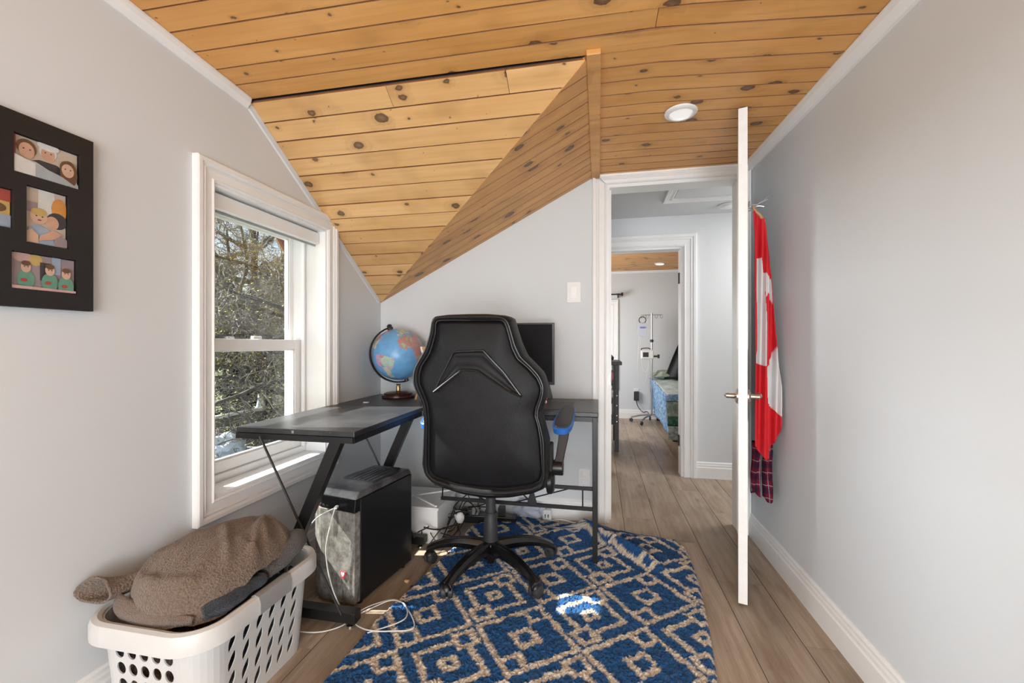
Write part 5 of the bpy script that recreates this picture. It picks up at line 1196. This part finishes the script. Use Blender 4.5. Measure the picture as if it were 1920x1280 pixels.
# ------------------------------------------------------------------ outdoors
gz = -2.6
MB().box(-60, XL-2.0, -30, 60, gz-.2, gz).build('ground', M['grass'], label='yellow green lawn below the window', cat='lawn', kind='structure')
def branch_tree(name, base, height, seed, label, crown_z, limbs=(), n1=9, n2=8, n3=7, n4=6, rscale=1.0, spread=1.0):
    rn = random.Random(seed); root = thing(name, label, 'tree', base)
    trunk = MB(); tw_ = MB(); bud = MB()
    def walk(mb, p, d, L, r0, r1, seg, sides, wob, drop=0):
        pts = [p.copy()]; rs = [r0]
        for k in range(seg):
            d = (d + Vector((rn.gauss(0, wob), rn.gauss(0, wob), rn.gauss(0, wob)+drop))).normalized(); p = p + d*L/seg; pts.append(p.copy()); rs.append(r0+(r1-r0)*(k+1)/seg)
        mb.tube(pts, rs, sides, caps=False); return pts, d
    tp, _ = walk(trunk, Vector((0, 0, 0)), Vector((0, 0, 1)), height, .14*rscale, .05*rscale, 8, 8, .06)
    starts = [(tp[rn.randrange(3, 8)], None) for _ in range(n1)] + [(Vector(a), Vector(b)) for a, b in limbs]
    for s0, dv in starts:
        d = dv.normalized() if dv else Vector((rn.gauss(0, 1), rn.gauss(0, 1), rn.gauss(.25, .35))).normalized(); L1 = (dv.length if dv else height*rn.uniform(.30, .5)*spread)
        p1, d1 = walk(trunk, s0, d, L1, .055*rscale, .02*rscale, 6, 6, .12)
        for _ in range(n2):
            k = rn.randrange(1, 7); d = (d1*.5 + Vector((rn.gauss(0, 1), rn.gauss(0, 1), rn.gauss(.1, .8)))).normalized(); p2, d2 = walk(tw_, p1[k], d, rn.uniform(.5, 1.1), .018*rscale, .008, 5, 4, .2)
            for _ in range(n3):
                d = (d2*.6 + Vector((rn.gauss(0, 1), rn.gauss(0, 1), rn.gauss(0, .9)))).normalized(); p3, d3_ = walk(tw_, p2[rn.randrange(1, 6)], d, rn.uniform(.25, .6), .008, .004, 4, 3, .25)
                for _ in range(n4):
                    d = (d3_*.7 + Vector((rn.gauss(0, 1), rn.gauss(0, 1), rn.gauss(0, 1)))).normalized(); p4, _d = walk(tw_, p3[rn.randrange(1, 5)], d, rn.uniform(.12, .32), .0045, .0025, 3, 3, .3)
                    if rn.random() < .35:
                        c = p4[-1]; a = Vector((rn.gauss(0, 1), rn.gauss(0, 1), rn.gauss(0, 1))).normalized()*.022; b = a.orthogonal().normalized()*.016; bud.add([c, c+a+b, c+a*2, c+a-b], [(0, 1, 2, 3)])
    trunk.build('trunk', M['bark'], root, smooth=True); tw_.build('twigs', M['twig'], root, kind='stuff'); bud.build('buds', M['bud'], root, kind='stuff')
branch_tree('bare_tree', (-5.4, 7.3, gz), 5.6, 21, 'nearest bare branched tree with grey twigs outside the window', 1, [((0, 0, 3.6), (-1.6, -1.0, .7)), ((0, 0, 4.2), (-1.2, -1.4, .4)), ((0, 0, 2.6), (-1.8, -.6, .5)), ((0, 0, 3.0), (-1.0, -1.6, -.1)), ((0, 0, 1.8), (-1.6, -.8, .2))], n1=6, n2=9, n3=8, n4=7)
branch_tree('bare_tree', (-9.4, 8.9, gz), 7.0, 5, 'second bare tree further out behind the nearest branches', 1, [], n1=16, n2=9, n3=8, n4=7, rscale=1.1)
branch_tree('bare_tree', (-12.5, 13.0, gz), 9.5, 9, 'farthest tall bare tree rising behind the fence', 1, [], n1=18, n2=10, n3=8, n4=7, rscale=1.5, spread=1.2)
branch_tree('bare_tree', (-8.0, 9.6, gz), 7.6, 33, 'slender bare tree between the nearest and the second tree', 1, [((0, 0, 3.0), (-1.2, -1.2, .5)), ((0, 0, 4.4), (-.6, -1.5, .5)), ((0, 0, 5.4), (-.8, -1.4, .6)), ((0, 0, 5.0), (.8, -1.2, .5))], n1=12, n2=9, n3=8, n4=8, rscale=.9)
def evergreen(base, h, w_, seed, label, n=7000):
    rn = random.Random(seed); root = thing('evergreen', label, 'tree', base); MB().tube([(0, 0, 0), (0, 0, h*.9)], [.12, .03], 7).build('trunk', M['bark'], root)
    mb = MB()
    for _ in range(n):
        f = rn.random()**.8; z = h*(.05+.95*f); rad = w_*(1-f)**.7*rn.random()**.4*(.8+.3*math.sin(f*40)); a = rn.uniform(0, 6.283); c = Vector((rad*math.cos(a), rad*math.sin(a), z-.15*rad))
        u = Vector((math.cos(a), math.sin(a), rn.uniform(-.5, .3)))*.14; v_ = Vector((rn.gauss(0, 1), rn.gauss(0, 1), rn.gauss(0, 1))).normalized()*.03
        mb.add([c-v_, c+u*.6, c+v_, c-u*.4], [(0, 1, 2, 3)])
    mb.build('foliage', M['conifer'], root, kind='stuff')
for i, (x, y, h, w_) in enumerate(((-11.0, 11.6, 4.6, 1.5), (-14.2, 14.0, 6.8, 2.0), (-15.5, 17.5, 7.6, 2.2), (-12.8, 16.4, 6.5, 1.8), (-19.5, 18.5, 8.5, 2.4), (-18.0, 22.0, 9.0, 2.6))):
    evergreen((x, y, gz), h, w_, 40+i, ['nearest low dark evergreen behind the bare twigs', 'dark evergreen left of centre beyond the fence', 'tall dark evergreen behind the fence at right', 'bushy evergreen at the right of the window view', 'far tall evergreen at the left horizon', 'far tall evergreen at the right horizon'][i])
fe = thing('garden_fence', 'grey board fence with a pale top rail below the trees', 'fence', (-8.3, 9.2, gz))
for i in range(26):
    y = -1.9 + i*.152; MB().box(-.012, .012, y, y+.146, .05, 2.02 + .006*(i % 3)).build('board', M['fence'], fe)
MB().box(-.05, .05, -1.95, 2.1, 2.03, 2.09).build('top_rail', M['trim'], fe)
for y in (-1.9, .1, 2.05): MB().box(-.11, -.015, y-.045, y+.045, 0, 2.03).build('post', M['fence'], fe)
sd = thing('garden_shed', 'low blue grey shed with a flat roof below the window', 'shed', (-6.3, 6.2, gz))
MB().box(-1.0, .9, -.9, .8, 0, 1.62).build('walls', M['shed'], sd)
MB().box(-1.1, 1.0, -1.0, .9, 1.62, 1.70).build('roof', M['shed'], sd, bev=.01)
for i in range(9): MB().box(.9, .915, -.9+i*.19, -.9+i*.19+.18, .02, 1.60).build('siding_board', M['shed'], sd)
def tarp(loc, rad, seed, label):
    lump('tarpaulin', loc, rad, M['tarp'], seed, .5, label, 'tarpaulin', flatb=loc[2])
tarp((-6.75, 6.55, gz+1.702), (.42, .40, .30), 3, 'crumpled pale blue tarpaulin heaped on the shed roof')
tarp((-9.8, 11.6, gz+.001), (.6, 1.0, 2.35), 8, 'pale blue covered heap behind the fence rail')
hw = thing('neighbour_gable', 'yellow sided neighbouring gable with rust red fascia at the top corner of the window', 'house', (-6.5, 8.2, gz))
MB().box(-.5, .0, 1.2, 4.0, 0, 5.2).build('walls', M['siding'], hw)
mb = MB(); pp = [(.15, 5.23), (.6, 4.74), (4.0, 4.74), (4.0, 7.4), (-.75, 7.4), (-.75, 6.21)]
mb.loft([[(-.10, a, b) for a, b in pp], [(.0, a, b) for a, b in pp]]); mb.build('gable', M['siding'], hw)
MB().bar((.02, -.80, 6.26), (.02, .62, 4.71), .06, .15).build('fascia', M['fascia'], hw)
